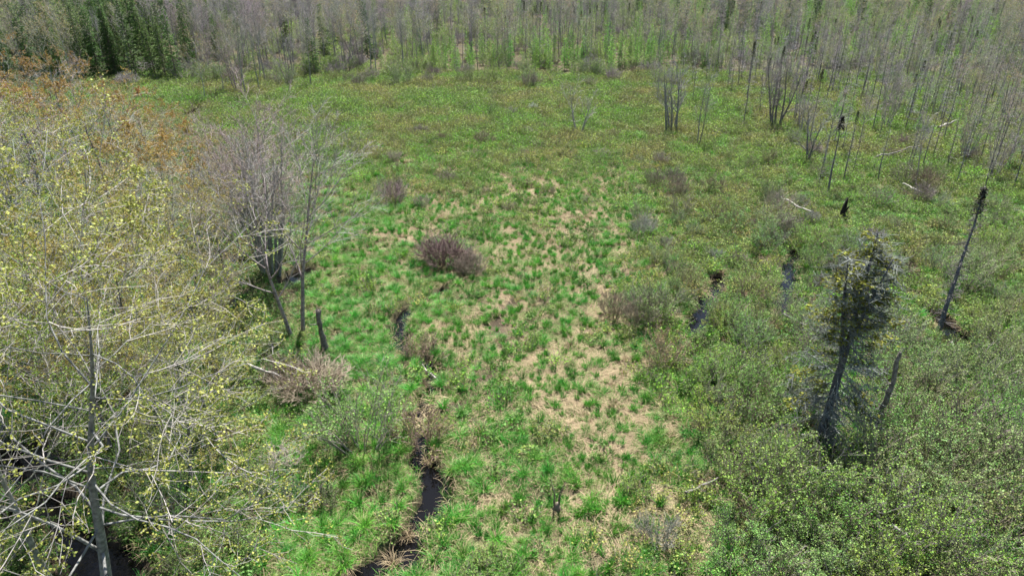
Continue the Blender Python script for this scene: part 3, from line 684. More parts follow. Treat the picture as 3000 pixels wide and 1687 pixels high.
for k_, (u, v, s) in enumerate([(480, 893, .86), (560, 875, .80), (150, 800, .9), (-80, 740, .9), (350, 740, .82), (620, 720, .64), (40, 620, .86), (215, 620, .82), (430, 620, .76), (268, 512, .8), (110, 528, .84), (430, 520, .66), (-60, 500, .85), (560, 560, .55), (20, 430, .72), (350, 440, .58), (500, 455, .46), (150, 345, .6)]):
    place('maple_sparse', 'maple_tree', u, v, OG, g2, s, None, ORA if v < 700 else lerp(YEL, ORA, np.array([.5]))[0], mb_, (.42, .385, .36))
place('grey_pair', 'grey_tree', 868, 985, "twin stemmed grey tree, nearly leafless, at the marsh edge", None, 1.0, .3, (.2, .17, .06), (.27, .265, .25), (.34, .30, .29))
place('grey_cluster', 'grey_tree', 792, 812, "many stemmed bare tree with pinkish grey twigs behind the twin stemmed tree", None, 1.15, 1.3, (.22, .17, .07), (.25, .235, .22), (.33, .285, .275))
place('grey_cluster', 'grey_tree', 720, 640, "sparse bare clump half hidden among the orange maples", None, .75, 2.6, (.22, .17, .07), (.25, .235, .22), (.33, .285, .275))


# --- single sedge tussocks standing in the straw
for i, (x, y, z, sc_, rz_, ix, c) in enumerate(SINGLE_TUFTS):
    o = bpy.data.objects.new("sedge_tussock", TUFTS[ix]); C.objects.link(o); o.location = (x, y, z - .02); o.rotation_euler = (0, 0, rz_); o.scale = (sc_,) * 3
    o["col"] = [float(q) for q in c]; o["label"] = "single green sedge tussock standing clear in the pale flattened straw"; o["category"] = "tussock"; o["group"] = "tussocks in the straw"

# --- the dying conifer in the thicket
def make_old_conifer(seed=900, h=10.3):
    rng = np.random.default_rng(seed); mb = MB()
    def stem(p, d, L, r0, r1, n=9, wob=.025):
        pts = [np.array(p, float)]; d = unit(np.array(d, float))
        for k in range(n): d = unit(d + rng.normal(size=3) * wob + [0, 0, .04]); pts.append(pts[-1] + d * L / n)
        return np.array(pts), np.linspace(r0, r1, n + 1)
    main = stem((0, 0, -.3), (.02, 0, 1), h, .23, .03, 12); s2 = stem(main[0][5], (-.22, .1, 1), h * .52, .12, .02); s3 = stem(main[0][6], (.24, -.1, 1), h * .42, .10, .02)
    for k_, (p, r) in enumerate((main, s2, s3)): add_tube(mb, p, r, 9, .5, rough=.15, rng=rng)
    trunk = mb.build("trunk", M_BARK, True)
    P0, P1, R0, R1, va, LP, LD = [], [], [], [], [], [], []
    def seg(a, b, r0, r1): P0.append(a); P1.append(b); R0.append(r0); R1.append(r1); va.append(rng.random())
    for (pts, rad), nb, f0 in ((main, 120, .06), (s2, 34, .2), (s3, 30, .2)):
        n = len(pts) - 1
        for k in range(nb):
            f = f0 + (1 - f0) * (k + rng.random()) / nb; q = f * n; i = min(int(q), n - 1); p = pts[i] + (pts[i + 1] - pts[i]) * (q - i); zf = p[2] / h
            az = k * 2.4 + rng.normal() * .6; L = (3.3 * (1.0 - zf) ** .85 + .3) * (.35 + .75 * rng.random()) * (1 if nb > 100 else .6)
            dr = -.35 if zf < .4 else -.1
            d = unit(np.array([math.cos(az), math.sin(az), dr + .15 * rng.normal() + .5 * max(0, zf - .8)])); a = p; pts_b = [p]
            for t in range(4):
                d = unit(d + rng.normal(size=3) * .1 + [0, 0, .05 if zf > .35 else -.04]); b = a + d * L / 4; seg(a, b, .036 * (1 - t * .2), .036 * (.8 - t * .2)); a = b; pts_b.append(b)
            side = np.array([-d[1], d[0], 0.])
            for t in range(int(7 + 9 * L)):
                g = .2 + .8 * rng.random(); qq = g * 4; ii = min(int(qq), 3); s0 = pts_b[ii] + (pts_b[ii + 1] - pts_b[ii]) * (qq - ii)
                wv = rng.normal() * .32; e = s0 + side * wv + d * abs(wv) * .7 + np.array([0, 0, -.12 * rng.random() - (.15 if zf < .4 else 0) * rng.random()]); seg(s0, e, .014, .009)
                for r_ in range(2): seg(e, e + rng.normal(size=3) * .18 + d * .08, .010, .006)
            if zf > .22 and rng.random() < (.62 if zf > .4 else .36):
                for t in range(int(22 + 34 * L)):
                    g = .45 + .6 * rng.random(); qq = min(g, 1) * 4; ii = min(int(qq), 3); s0 = pts_b[ii] + (pts_b[ii + 1] - pts_b[ii]) * (qq - ii)
                    LP.append(s0 + side * rng.normal() * .20 + np.array([0, 0, rng.normal() * .06])); LD.append(d + side * rng.normal() * .6)
    mb = MB(); add_segs(mb, np.array(P0), np.array(P1), np.array(R0), np.array(R1), np.array(va)); br = mb.build("crown", M_TWIG)
    mb = MB(); add_leaves(mb, rng, np.array(LP), .15, .5, .35, dirs=np.array(LD)); cr = mb.build("crown", M_NEEDLE)
    proto('old_conifer', [("trunk", trunk, 'bark'), ("crown", br, 'twig'), ("foliage", cr, 'leaf')], 'tree')
make_old_conifer()
place('old_conifer', 'dying_conifer', 2403, 1278, "dying conifer with olive green tufts and drooping bare grey lower branches", None, 1.0, .4, (.21, .195, .03), (.13, .125, .125), (.22, .21, .205))
make_snag(930, 9.3, 'club_snag', True, .16, 260, .6)
place('club_snag', 'dead_spruce', 2748, 978, "tall bare spruce pole with a dark club of needles at its tip", None, 1.0, .2, (.05, .05, .035), (.15, .15, .16), (.22, .22, .21))
make_snag(931, 7.2, 'perch_snag', True, .10, 60, .4)
place('perch_snag', 'dead_spruce', 2424, 566, "thin grey spruce pole ending in one small black tuft", None, .98, .2, (.02, .02, .02), (.17, .165, .165), (.25, .24, .23))

def make_pole(seed, L, r0, r1, nm, stubs=5, sides=9, rough=.25, jag=True, mat=None, flare=0):
    rng = np.random.default_rng(seed); n = 10; pts = np.zeros((n + 1, 3)); pts[:, 2] = np.linspace(-.2, L, n + 1); pts[1:, :2] = np.cumsum(rng.normal(size=(n, 2)) * L * .014, 0)
    rad = np.linspace(r0, r1, n + 1) * (1 + .15 * rng.normal(size=n + 1)); rad[0] *= 1 + flare; rad[1] *= 1 + flare * .5
    mb = MB(); add_tube(mb, pts, rad, sides, .5, rough=rough, rng=rng)
    if jag:
        for k in range(4):
            a = rng.random() * 6.28; q = pts[-1] + np.array([math.cos(a), math.sin(a), 0]) * r1 * .6; add_tube(mb, [q - [0, 0, .1], q + [rng.normal() * .02, rng.normal() * .02, .12 + .2 * rng.random()]], [r1 * .4, .008], 5, .5)
    trunk = mb.build(nm, mat or M_BARK, True); parts = [(nm, trunk, 'bark')]
    if stubs:
        mb = MB()
        for k in range(stubs):
            f = .2 + .8 * rng.random(); i = min(int(f * n), n - 1); p = pts[i]; a = rng.random() * 6.28; d = unit(np.array([math.cos(a), math.sin(a), .3 * rng.normal() + .2])); q = .12 + .4 * rng.random() * min(1, L / 3)
            add_tube(mb, [p, p + d * (rad[i] + q * .6), p + d * (rad[i] + q) + [0, 0, .04]], [rad[i] * .35, rad[i] * .22, .01], 5, .5)
        parts.append(("branch_stubs", mb.build("branch_stubs", mat or M_BARK, True), 'twig'))
    return parts
def put_pole(name, parts, u, v, label, col, tilt=(0, 0), rz=0, dz=0, group=None, cat='snag'):
    x, y = (float(q) for q in ground(u, v)); kw = dict(label=label, category=cat)
    if group: kw['group'] = group
    o = put_empty(name, x, y, rz, 1, tilt, dz, **kw)
    for nm, me, ck in parts: part(nm, me, o, col)
    return o
put_pole('broken_snag', make_pole(940, 2.5, .17, .11, 'trunk', 4, rough=.5), 957, 1036, "short broken grey snag with a jagged top standing in green sedge", (.19, .165, .145))
put_pole('broken_snag', make_pole(941, 4.8, .13, .085, 'trunk', 7), 2548, 1296, "plain grey broken trunk beside the dying conifer", (.22, .20, .175), (0, .03))
def make_charred():
    rng = np.random.default_rng(945); mb = MB()
    add_tube(mb, [(0, 0, -.2), (.03, 0, .2), (-.05, .02, .7), (.05, 0, 1.4), (.12, .03, 2.0)], [.5, .30, .17, .15, .06], 9, .4, rough=.7, rng=rng); add_tube(mb, [(.02, 0, .5), (.22, .05, 1.0), (.42, .02, 1.25)], [.13, .09, .04], 6, .4, rough=.5, rng=rng)
    t = mb.build("trunk", M_BARK, True); mb = MB()
    for k in range(9):
        a = k * .7 + rng.random() * .5; q = .8 + .5 * rng.random(); c, s = math.cos(a), math.sin(a)
        add_tube(mb, [(c * .15, s * .15, .28), (c * q * .55, s * q * .55, .22 + .12 * rng.random()), (c * q, s * q, -.12)], [.15, .10, .04], 5, .5)
    r = mb.build("roots", M_BARK, True)
    return [("trunk", t, 'bark'), ("roots", r, 'bark')]
put_pole('charred_stump', make_charred(), 2465, 648, "black rotten stump with spreading roots in the shrub swamp", (.025, .022, .02), cat='stump')
def make_rootstock():
    rng = np.random.default_rng(946); mb = MB()
    add_tube(mb, [(0, 0, -.15), (0, 0, .25), (.05, 0, .55)], [.26, .15, .06], 8, .5, rough=.8, rng=rng); t = mb.build("trunk", M_BARK, True); mb = MB()
    for k in range(6):
        a = rng.random() * 6.28; c, s = math.cos(a), math.sin(a); q = .4 + .9 * rng.random(); add_tube(mb, [(c * .1, s * .1, .35), (c * .14 + rng.normal() * .06, s * .14, .4 + q * .5), (c * .22 + rng.normal() * .12, s * .22, .4 + q)], [.032, .02, .008], 4, .5)
    b = mb.build("branch_stubs", M_BARK, True); return [("trunk", t, 'bark'), ("branch_stubs", b, 'twig')]
put_pole('root_stump', make_rootstock(), 1630, 1500, "small brown stump with upright dead shoots in straw", (.20, .165, .13), cat='stump')

# fallen logs and bleached limbs: end points in the photo give place and length
def put_log(u0, v0, u1, v1, r, label, col, z0=.6, z1=.6, seed=0, stubs=5, name='fallen_log'):
    r *= .95; (x0, y0), (x1, y1) = ground(u0, v0, z0), ground(u1, v1, z1); L = math.hypot(x1 - x0, y1 - y0)
    key = make_pole(960 + seed, L, r, r * .5, 'trunk', stubs, 7, .3, False, M_DEADWOOD)
    o = bpy.data.objects.new(name, None); C.objects.link(o); o.location = (x0, y0, max(hz(x0, y0), WATER_Z) + r * .5 + z0)
    zz = max(hz(x1, y1), WATER_Z) + r * .5 + z1 - o.location.z
    o.rotation_euler = Vector((x1 - x0, y1 - y0, zz)).to_track_quat('Z', 'Y').to_euler()
    o["label"] = label; o["category"] = "log"
    for nm, me, ck in key: part(nm, me, o, col)
WHT = (.42, .395, .35)
for k_, a in enumerate([
    (2752, 376, 2814, 344, .13, "whitish fallen log tilted among the far grey snags", WHT, .8, 1.5),
    (2664, 488, 2738, 542, .11, "bleached log lying below the leaning grey snags", WHT),
    (2648, 540, 2692, 570, .10, "short pale log just below the longer bleached log", WHT),
    (2290, 583, 2372, 630, .09, "crooked silver branch near the black rotten stump", (.42, .39, .36)),
    (2540, 470, 2712, 432, .10, "grey trunk propped aslant across the standing snags", (.33, .30, .28), .1, 2.2),
    (2300, 930, 2352, 962, .06, "thin silver limb beside the narrow water gap", (.45, .43, .4)),
    (2622, 1560, 2676, 1592, .07, "silvery limb lying in the leafy thicket", WHT, 1.6, 1.5),
    (2752, 1660, 2798, 1640, .08, "tan broken branch in the leafy thicket", (.45, .36, .26), .6, .9),
    (2790, 1010, 2805, 1045, .06, "bare stick poking from the pool under the dark tipped pole", WHT),
    (2920, 1110, 3010, 1140, .08, "pale log end in the pale leaved thicket", WHT, .6, .6),
    (2020, 1440, 2110, 1412, .07, "grey brushwood limb above the yellow green bush", (.2, .185, .165)),
    (735, 1080, 905, 1150, .075, "long white fallen limb beside the domed grey shrub", (.45, .43, .39), 1.0, .5),
    (2360, 1275, 2440, 1283, .06, "dead branch fallen against the foot of the dying conifer", (.4, .38, .36), .3, .3),
    (1270, 1090, 1240, 1062, .05, "grey stick lying across the small stream pool", (.36, .33, .3)),
]): put_log(*a, seed=k_)

# --- named shrubs of the marsh
SB, ST = (.22, .185, .155), (.28, .235, .20)
def shrub(kind, u, v, label, s=1.0, leaf=(.14, .21, .06), stem=ST, group=None, sz=None, i=None, name=None):
    return place(kind, name or {'leafy_shrub': 'leafy_shrub', 'low_shrub': 'low_bush', 'bare_shrub': 'bare_shrub', 'dense_shrub': 'bare_shrub', 'budding_shrub': 'willow_shrub'}[kind], u, v, label, group, s if sz is None else (s, s, s * sz), None, leaf, SB, stem, i=i)
shrub('dense_shrub', 1303, 776, "round domed grey brown shrub in the middle of the marsh", 1.7, i=1, stem=(.22, .165, .13), sz=.72)
shrub('dense_shrub', 1380, 806, "smaller grey shrub touching the round domed shrub", 1.0, i=0, stem=(.28, .24, .21))
shrub('bare_shrub', 1152, 598, "bare grey shrub on the green sedge ribbon", 1.2, i=2, sz=.85)
shrub('budding_shrub', 1240, 1050, "reddish brown shrub leaning over the stream pool", 1.05, (.2, .16, .07), (.31, .23, .18))
shrub('leafy_shrub', 1065, 1320, "rounded fresh green leafy alder on the stream bank", 1.3, (.20, .34, .085))
shrub('leafy_shrub', 990, 1300, "dark green bush against the rounded leafy alder", .95, (.14, .25, .06))
shrub('budding_shrub', 1225, 1300, "tall brownish twiggy shrub between alder and stream", 1.3, (.19, .18, .06), (.29, .22, .18))
shrub('dense_shrub', 925, 1165, "broad flat topped pale grey shrub below the broken snag", 1.55, stem=(.36, .31, .26), sz=.66, i=1)
shrub('bare_shrub', 855, 1150, "dull grey shrub beside the broad flat topped shrub", 1.2, stem=(.28, .235, .19), sz=.8)
shrub('budding_shrub', 1945, 1082, "tan brown shrub with dark base at the straw's edge", 1.0, (.23, .19, .08), (.33, .26, .19))
shrub('bare_shrub', 1800, 935, "thin upright grey shrub at the edge of the straw", 1.0, stem=(.28, .235, .19))
shrub('bare_shrub', 1872, 960, "grey shrub with reddish straw heap at its foot", 1.05, stem=(.28, .235, .19))
shrub('budding_shrub', 1930, 925, "dusty grey green shrub by the dark side pool", 1.0, (.15, .19, .08))
shrub('budding_shrub', 1985, 590, "dark grey willow clump on the open marsh", .9, (.14, .17, .06), (.22, .19, .17))
shrub('budding_shrub', 2090, 568, "olive willow clump with upright stems on the open marsh", .95, (.17, .18, .06), (.26, .22, .18))
shrub('low_shrub', 1865, 1450, "bright yellow green bush on the straw slope", .95, (.19, .32, .045))
shrub('low_shrub', 2035, 1478, "bright yellow green bush below the grey brushwood", 1.0, (.20, .33, .04))
shrub('low_shrub', 2185, 1600, "yellow green bush in a clearing of the thicket edge", .95, (.18, .31, .045))
for u, v in ((1400, 1690), (1460, 1680), (1430, 1655), (1510, 1700), (1360, 1715)):
    shrub('low_shrub', u, v, "low moss green bush in a patch by straw and sedge", .8, (.19, .30, .06), group='moss green bush patch')
shrub('bare_shrub', 1925, 1590, "sparse bare shrub with greyish dead shoots in straw", .8, stem=(.28, .26, .23), i=0)
shrub('bare_shrub', 840, 1370, "bleached brush heap at the edge of the maple wood", .8, stem=(.42, .37, .33), sz=.6)
shrub('low_shrub', 940, 1490, "dark leafy bush in foreground grass beside the stream", .9, (.10, .17, .045))
shrub('low_shrub', 860, 1480, "dull green bush under the yellow maple boughs", .9, (.10, .18, .05))
shrub('leafy_shrub', 2265, 1385, "dense green alder overhanging the dark thicket pool", .8, (.14, .24, .06))
shrub('bare_shrub', 1560, 330, "small whitish dead bush on the far marsh", .8, stem=(.6, .57, .53), i=0)
shrub('bare_shrub', 1420, 420, "dark brown low shrub on the far marsh", 1.2, stem=(.2, .16, .13), sz=.6)
shrub('bare_shrub', 1230, 400, "brown shrub by the overgrown side channel", .9, stem=(.24, .2, .17), sz=.7)

# --- random shrubs, region by region
r_ = random.Random(21)
taken = []
for u, v, q in ((2465, 648, 1.6), (2470, 690, 1.6), (2548, 1330, 1.2), (2748, 1010, 1.2), (2400, 1300, 1.0), (2035, 1478, 1.2), (1945, 1100, 1.2)):   # keep the landmarks clear
    gx, gy = (float(t) for t in ground(u, v)); taken += [(gx + q * math.cos(a), gy + q * math.sin(a)) for a in (0, 1.57, 3.14, 4.71)] + [(gx, gy)]
ADJ = dict(leafy_shrub=('leafy green shrub', 'leafy shrubs'), budding_shrub=('half leafed twiggy willow', 'willows'), bare_shrub=('bare brown twiggy shrub', 'bare shrubs'), low_shrub=('low green bush', 'low bushes'))
def scatter_shrubs(n, us, vs, kinds, label, group, smin, smax, leafs, stems, gap=1.2, name='leafy_shrub', sz=(1, 1)):
    c = 0; tries = 0
    while c < n and tries < n * 40:
        tries += 1; u = r_.uniform(*us); v = r_.uniform(*vs); x, y = (float(q) for q in ground(u, v))
        if water_d(np.array([x]), np.array([y]))[0] < .5: continue
        if any((x - a) ** 2 + (y - b) ** 2 < gap * gap for a, b in taken): continue
        taken.append((x, y)); c += 1; l = r_.choice(leafs); s = r_.uniform(smin, smax); z = r_.uniform(*sz)
        kk = r_.choice(kinds); ad, gn = ADJ[kk]; place(kk, {'leafy_shrub': 'leafy_shrub', 'low_shrub': 'low_bush', 'bare_shrub': 'bare_shrub', 'budding_shrub': 'willow_shrub'}[kk], u, v, '%s %s' % (ad, label), '%s %s' % (gn, group), (s, s, s * z), None, l, SB, r_.choice(stems))
GG = [(.18, .33, .07), (.13, .29, .045), (.22, .34, .10), (.19, .27, .08), (.21, .34, .05)]
STS = [(.25, .22, .19), (.30, .26, .235), (.22, .18, .15)]
scatter_shrubs(62, (2150, 3080), (1440, 1800), ['leafy_shrub'], "in the dense thicket below the dying conifer", "of the dense thicket", .75, 1.15, GG, STS, 1.0)
scatter_shrubs(40, (2560, 3080), (1000, 1440), ['leafy_shrub', 'leafy_shrub', 'budding_shrub'], "between the dying conifer and the dark tipped pole", "beside the dying conifer", .7, 1.1, GG, STS, 1.1)
scatter_shrubs(34, (2060, 2420), (940, 1400), ['leafy_shrub', 'budding_shrub', 'low_shrub'], "between the pale straw and the dying conifer", "between straw and conifer", .6, .95, GG, STS, 1.1)
scatter_shrubs(60, (1840, 2620), (640, 960), ['budding_shrub', 'leafy_shrub', 'low_shrub', 'bare_shrub'], "around the narrow water gaps", "around the water gaps", .55, .95, GG, STS, 1.2)
scatter_shrubs(40, (2560, 3080), (600, 1000), ['budding_shrub', 'leafy_shrub', 'low_shrub'], "behind the dark tipped pole", "behind the dark tipped pole", .6, 1.0, GG, STS, 1.2)
scatter_shrubs(46, (1900, 3060), (420, 640), ['budding_shrub', 'low_shrub', 'bare_shrub', 'low_shrub'], "among the standing grey snags", "among the grey snags", .7, 1.1, [(.19, .28, .06), (.16, .25, .06), (.20, .30, .05)], STS, 1.6)
scatter_shrubs(40, (1150, 1900), (330, 620), ['low_shrub', 'bare_shrub', 'low_shrub'], "scattered on the open heathy marsh", "on the open marsh", .6, 1.0, [(.18, .21, .07), (.2, .18, .08)], STS, 2.0, sz=(.6, .9))
scatter_shrubs(40, (560, 2000), (222, 262), ['low_shrub', 'leafy_shrub', 'bare_shrub'], "along the foot of the tree line", "along the tree line", .9, 1.5, [(.18, .28, .06), (.14, .24, .06), (.22, .29, .06)], STS, 2.0)
scatter_shrubs(22, (-60, 780), (1250, 1680), ['low_shrub', 'leafy_shrub'], "under the yellow budding maples", "under the maples", .5, .8, [(.16, .26, .05), (.13, .23, .05)], STS, 1.3)
scatter_shrubs(24, (0, 900), (560, 1150), ['low_shrub', 'bare_shrub', 'budding_shrub'], "inside the orange budding maple wood", "inside the maple wood", .6, 1.0, [(.16, .22, .06), (.2, .19, .07)], STS, 1.6)
# tall straw clumps
for k_, (u, v, s) in enumerate([(1800, 1200, 1.7), (1405, 1270, 1.5), (1195, 1560, 1.3), (1150, 1640, 1.4), (1255, 1345, 1.3), (1900, 920, 1.5), (1870, 940, 1.4), (2070, 1400, 1.2), (2180, 1375, 1.3), (2060, 850, 1.2), (1560, 900, 1.3), (1010, 1640, 1.1), (1390, 820, 1.3), (2010, 1260, 1.4), (2025, 1290, 1.2), (1640, 1510, 1.2)]):
    x, y = (float(q) for q in ground(u, v)); o = bpy.data.objects.new("straw_clump", DRYTUFT[k_ % 3]); C.objects.link(o); o.location = (x, y, max(hz(x, y), WATER_Z)); o.scale = (s,) * 3; o.rotation_euler = (0, 0, k_)
    o["label"] = "tall clump of dry tan sedge standing above the green"; o["category"] = "tussock"; o["group"] = "dry sedge clumps"

# --- swamp trees
g_sw = (.27, .255, .25)
place('swamp_clump', 'bare_tree', 1966, 392, "three stemmed bare grey tree on the open marsh", None, 1.15, .5, bark=(.24, .225, .215), twig=g_sw)
place('bare_multi', 'bare_tree', 2046, 432, "wispy bare tree standing next to the three stemmed tree", None, .8, 1.2, bark=(.25, .24, .225), twig=g_sw, i=0)
place('swamp_clump', 'bare_tree', 2272, 378, "dense clump of dark upright bare stems near the snags", None, 1.2, 2.2, bark=(.19, .175, .17), twig=(.24, .225, .22))
place('swamp_fork', 'bare_tree', 2368, 484, "wide forked bare tree with spreading crooked limbs", None, 1.1, .9, bark=(.21, .19, .18), twig=(.27, .25, .24))
place('swamp_fork', 'bare_tree', 1698, 398, "small whitish bare tree alone on the far marsh", None, 1.05, 2.0, bark=(.36, .34, .32), twig=(.38, .36, .34))
SN = "thin leaning grey snag of the group beside the bleached logs"
for k_, (u, v, h) in enumerate([(2470, 526, 5.3), (2497, 510, 5.0), (2571, 530, 6.2), (2652, 518, 7.2), (2699, 503, 8.0), (2827, 479, 7.2), (2870, 476, 6.4), (2883, 561, 7.2), (2965, 557, 7.6), (2396, 553, 5.2), (2571, 421, 5.8), (2687, 386, 7.0), (2660, 520, 6.0), (2910, 440, 7), (2760, 430, 7.5), (2730, 470, 7), (2990, 660, 7.5), (2946, 500, 8)]):
    i = k_ % 6; place('snag', 'dead_spruce', u, v, SN, "snags beside the bleached logs", h / (9 + i * .7) , None, bark=(.15, .145, .145), twig=(.26, .25, .24), i=i, tilt=(r_.gauss(0, .02), r_.gauss(.02, .02)))

# ------------------------------------------------------------------ the forest behind
def combine(P):
    mats = [material("far_bark", .9, 0, .25, .1, base=(.22, .205, .20)), material("far_twig", .85, 0, .35, .15, base=(.31, .28, .275)), None]
    mb = MB(); leafm = M_LEAF
    for nm, me, ck in P['parts']:
        V = np.empty(len(me.vertices) * 3, np.float32); me.vertices.foreach_get("co", V); Q = np.empty(len(me.loops), np.int32); me.loops.foreach_get("vertex_index", Q)
        va = np.empty(len(me.vertices), np.float32); me.attributes["var"].data.foreach_get("value", va)
        mb.add(V.reshape(-1, 3).astype(float), Q.reshape(-1, 4), va, {'bark': 0, 'twig': 1, 'leaf': 2}[ck])
        if ck == 'leaf': leafm = me.materials[0]
    mats[2] = leafm
    return mb.build("far_tree", mats)
rng = np.random.default_rng(77)
n = 22000; x = (rng.random(n) * 2 - 1) * 330; y = 105 + rng.random(n) * 265
u, v = pix(x, y); fv = np.interp(u, FU, FV); deep = np.interp(u, FU, FV) - v
k = (deep > 0) & (u > -350) & (u < 3350); x, y, u, v, deep = x[k], y[k], u[k], v[k], deep[k]
# thin out with depth behind the edge
kd = rng.random(len(x)) < np.where(deep < 60, .9, np.where(deep < 130, .6, .30)); x, y, u, v, deep = (q[kd] for q in (x, y, u, v, deep))
kinds = []
for a, b, dp in zip(u, v, deep):
    t = rng.random(); mix = a + rng.normal() * 90
    if a > 1900 + rng.normal() * 120 and b < 120: kinds.append('larch' if t < .58 else 'snag' if t < .74 else 'spruce' if t < .84 else 'budding' if t < .93 else 'snag_tuft')
    elif mix < 520: kinds.append('none' if rng.random() < .35 else 'spruce' if t < (.62 if dp < 10 else .84) else 'budding' if t < .95 else 'bare')
    elif mix < 1270 and rng.random() < .62: kinds.append('none')
    elif mix < 1270: kinds.append('bare' if t < .62 else 'budding' if t < .76 else 'bare_multi' if t < .86 else 'spruce' if t < .92 else 'larch')
    elif mix < 2400:
        if b > 168: kinds.append('larch' if t < .66 else 'snag' if t < .88 else 'bare' if t < .9 else 'budding')
        elif b > 75: kinds.append('snag' if t < .62 else 'bare' if t < .74 else 'snag_tuft' if t < .9 else 'larch')
        else: kinds.append('snag' if t < .30 else 'bare' if t < .42 else 'larch' if t < .82 else 'spruce' if t < .9 else 'budding')
    else: kinds.append('snag' if t < .42 else 'larch' if t < .78 else 'budding' if t < .86 else 'snag_tuft' if t < .92 else 'bare')
kinds = np.array(kinds); kk_ = kinds != 'none'; x, y, u, v, deep, kinds = (q[kk_] for q in (x, y, u, v, deep, kinds))
# lone snags thinning out over the swamp
n2 = 2200; x2 = rng.random(n2) * 150; y2 = 60 + rng.random(n2) * 90; u2, v2 = pix(x2, y2)
pr = sstep(1900, 2700, u2 + 1.1 * (330 - v2)) * np.where(v2 > 400, .4, np.where(v2 > 300, .65, .95)); k2 = (rng.random(n2) < pr) & (v2 > np.interp(u2, FU, FV)) & (v2 < 560) & (u2 < 3250)
x = np.concatenate([x, x2[k2]]); y = np.concatenate([y, y2[k2]]); u = np.concatenate([u, u2[k2]]); v = np.concatenate([v, v2[k2]]); deep = np.concatenate([deep, -np.ones(k2.sum())])
kinds = np.concatenate([kinds, rng.choice(['snag', 'larch', 'snag_tuft', 'bare', 'bare_multi', 'budding'], int(k2.sum()), p=[.50, .20, .06, .08, .08, .08])])
SPEC = dict(  # scale range, leaf colours, bark, twig, name
    spruce=((.75, 1.1), [(.075, .14, .04), (.09, .165, .045), (.12, .20, .05)], BARK['spruce'], (.2, .17, .15), 'spruce_tree'),
    larch=((.6, 1.15), [(.22, .42, .08), (.27, .45, .085), (.18, .36, .075)], BARK['larch'], (.2, .18, .16), 'larch_tree'),
    bare=((.8, 1.12), [(.2, .2, .1)], (.28, .265, .26), (.34, .31, .30), 'bare_tree'), bare_multi=((.75, 1.05), [(.2, .2, .1)], (.28, .265, .26), (.34, .305, .295), 'bare_tree'),
    budding=((.65, 1.05), [(.36, .33, .11), (.30, .38, .10), (.38, .31, .12)], (.28, .265, .25), (.34, .305, .27), 'budding_tree'),
    snag=((.6, .9), [(.1, .1, .1)], (.17, .16, .16), (.28, .26, .265), 'dead_spruce'), snag_tuft=((.6, .9), [(.07, .085, .035)], (.17, .16, .16), (.28, .255, .255), 'dead_spruce'))
def forest_label(kd, uu, vv, dp):
    if kd == 'spruce': return ("dark green spruce standing in the evergreen stand beyond the maples" if uu < 560 else "single dark spruce among the bare grey tree line"), ("spruces beyond the maples" if uu < 560 else "spruces in the bare tree line")
    if kd == 'larch':
        return ("feathery light green larch in front of the dead belt" if dp >= 0 and uu < 2350 else "feathery light green larch mixed with the standing snags"), ("larches before the dead belt" if dp >= 0 and uu < 2350 else "larches mixed with snags")
    if dp < 0 and kd in ('bare', 'bare_multi', 'budding'): return ('small %s tree among the standing swamp snags' % {'bare': 'leafless grey', 'bare_multi': 'many stemmed leafless', 'budding': 'tan budding'}[kd]), 'small %s trees among swamp snags' % kd.replace('_', ' ')
    if kd in ('bare', 'bare_multi'):
        f = "single stemmed" if kd == 'bare' else "many stemmed"; q = "beyond the marsh stream" if uu < 1300 else "in the purple grey dead belt"
        return "%s leafless grey tree of the tree line %s" % (f, q), "%s leafless trees %s" % (f, q)
    if kd == 'budding':
        return ("tan green budding tree in front of the dark spruces", "budding trees before the spruces") if uu < 560 else ("tan budding tree mixed into the bare grey tree line", "budding trees in the bare tree line") if uu < 2350 else ("tan budding tree mixed with snags and larches", "budding trees with snags and larches")
    t = " with needle tuft" if kd == 'snag_tuft' else ""
    if dp < 0: return "lone slender dead spruce%s scattered over the shrub swamp" % t, "snags over the shrub swamp" + t
    return "slender dead spruce%s in the dense belt behind the larches" % t, "snags of the dense belt" + t
LIM = dict(spruce=110, larch=230, bare=200, bare_multi=60, budding=110, snag=290, snag_tuft=60)
single = np.zeros(len(x), bool)
for kd in SPEC:
    ii = np.where((kinds == kd) & (u > -30) & (u < 3030) & (v > (95 if kd != 'spruce' else 60)))[0]; ii = ii[np.argsort(-v[ii])][:LIM[kd]]; single[ii] = True
for i in np.where(single)[0]:
    kd = kinds[i]; (s0, s1), lf, bk, tw, nm = SPEC[kd]; lb, gp = forest_label(kd, u[i], v[i], deep[i]); s = rng.uniform(s0, s1)
    if kd == 'larch' and deep[i] < 45: s *= .8
    if deep[i] < 0 and kd in ('bare', 'bare_multi', 'budding', 'larch'): s *= .6
    place(kd, nm, 0, 0, lb, gp, s, None, lf[rng.integers(len(lf))], bk, tw, (rng.normal() * .025, rng.normal() * .025), xy=(x[i], y[i]))
far_m = []; base_i = {}
for kd in SPEC:
    base_i[kd] = (len(far_m), len(PROTO[kd])); far_m += [combine(P) for P in PROTO[kd]]
r = np.where(~single)[0]; n = len(r)
idx = np.array([base_i[kinds[i]][0] + rng.integers(base_i[kinds[i]][1]) for i in r]); scl = np.array([rng.uniform(*SPEC[kinds[i]][0]) for i in r])
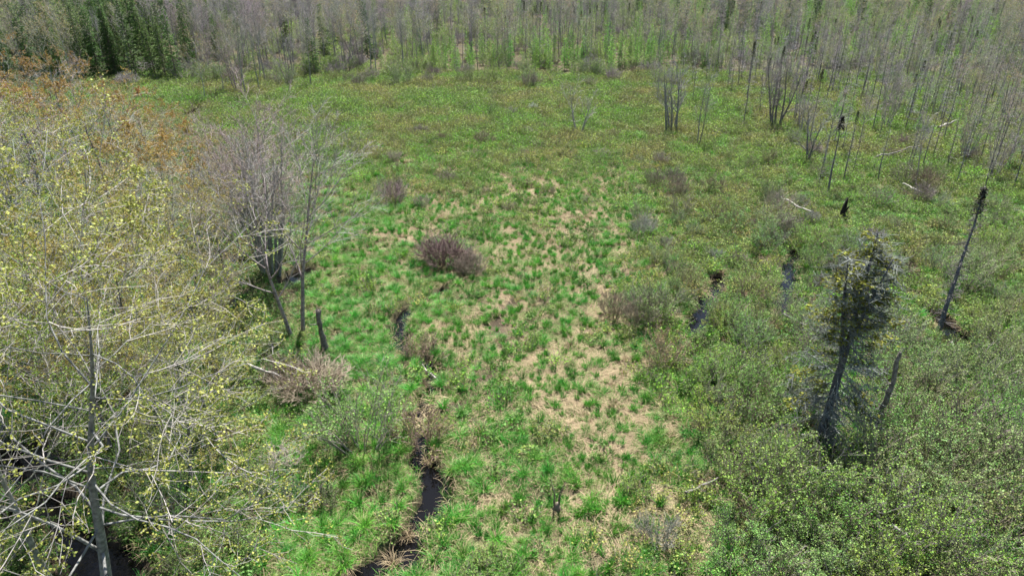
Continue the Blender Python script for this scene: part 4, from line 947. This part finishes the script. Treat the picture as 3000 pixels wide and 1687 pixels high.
col = np.array([SPEC[kinds[i]][1][rng.integers(len(SPEC[kinds[i]][1]))] for i in r]) * (1 + .12 * rng.normal(size=(n, 1)))
scatter("far_forest", far_m, np.stack([x[r], y[r], height(x[r], y[r])], 1), rng.random(n) * 6.28, scl, idx, col, "mixed far forest of bare trees, larches and spruces behind the tree line", "forest")
# front trees of the tree line
for u, v, s, kd, lb in [(600, 296, .72, 'budding', "rounded tan budding tree at the bend of the far stream"), (655, 280, .7, 'budding', "tan budding tree next to the rounded one at the stream bend"), (722, 292, .95, 'bare', "leaning bare grey tree on the bank of the far stream"), (700, 275, .9, 'bare_multi', "clump of bare stems behind the leaning bank tree"),
                       (762, 272, .95, 'bare', "straight bare tree standing in bright fern green"), (852, 250, .85, 'bare_multi', "bare clump at the corner of the tree line"), (912, 262, .95, 'bare', "bare grey tree standing ahead of the tree line corner")]:
    place(kd, 'bare_tree' if kd != 'budding' else 'budding_tree', u, v, lb, None, s, None, (.29, .23, .09), (.27, .255, .245), (.31, .28, .265), (0, -.06 if 'leaning' in lb else 0))
# --- bushes and saplings covering the forest floor
nf = 9000; x = (rng.random(nf) * 2 - 1) * 330; y = 100 + rng.random(nf) * 260; u, v = pix(x, y); dp = np.interp(u, FU, FV) - v
k = (u > -300) & (u < 3300) & (dp > -12); x, y, u, v = x[k], y[k], u[k], v[k]; n = len(x)
fl = [combine(P) for P in PROTO['low_shrub'] + PROTO['leafy_shrub'][:2] + PROTO['bare_shrub'][:1]]
right = sstep(500, 900, u); tone = rng.random(n)
col = lerp((.11, .18, .045), (.24, .36, .06), np.clip(right * .9 + .25 * tone, 0, 1)) * (1 + .18 * rng.normal(size=(n, 1)))
scatter("forest_undergrowth", fl, np.stack([x, y, height(x, y)], 1), rng.random(n) * 6.28, 1.0 + 1.1 * rng.random(n), rng.integers(0, len(fl), n), col, "green bushes and saplings covering the forest floor", "undergrowth")
print("objects", len(scene.objects), "forest", len(x), "single", int(single.sum()), "tufts", len(SINGLE_TUFTS))
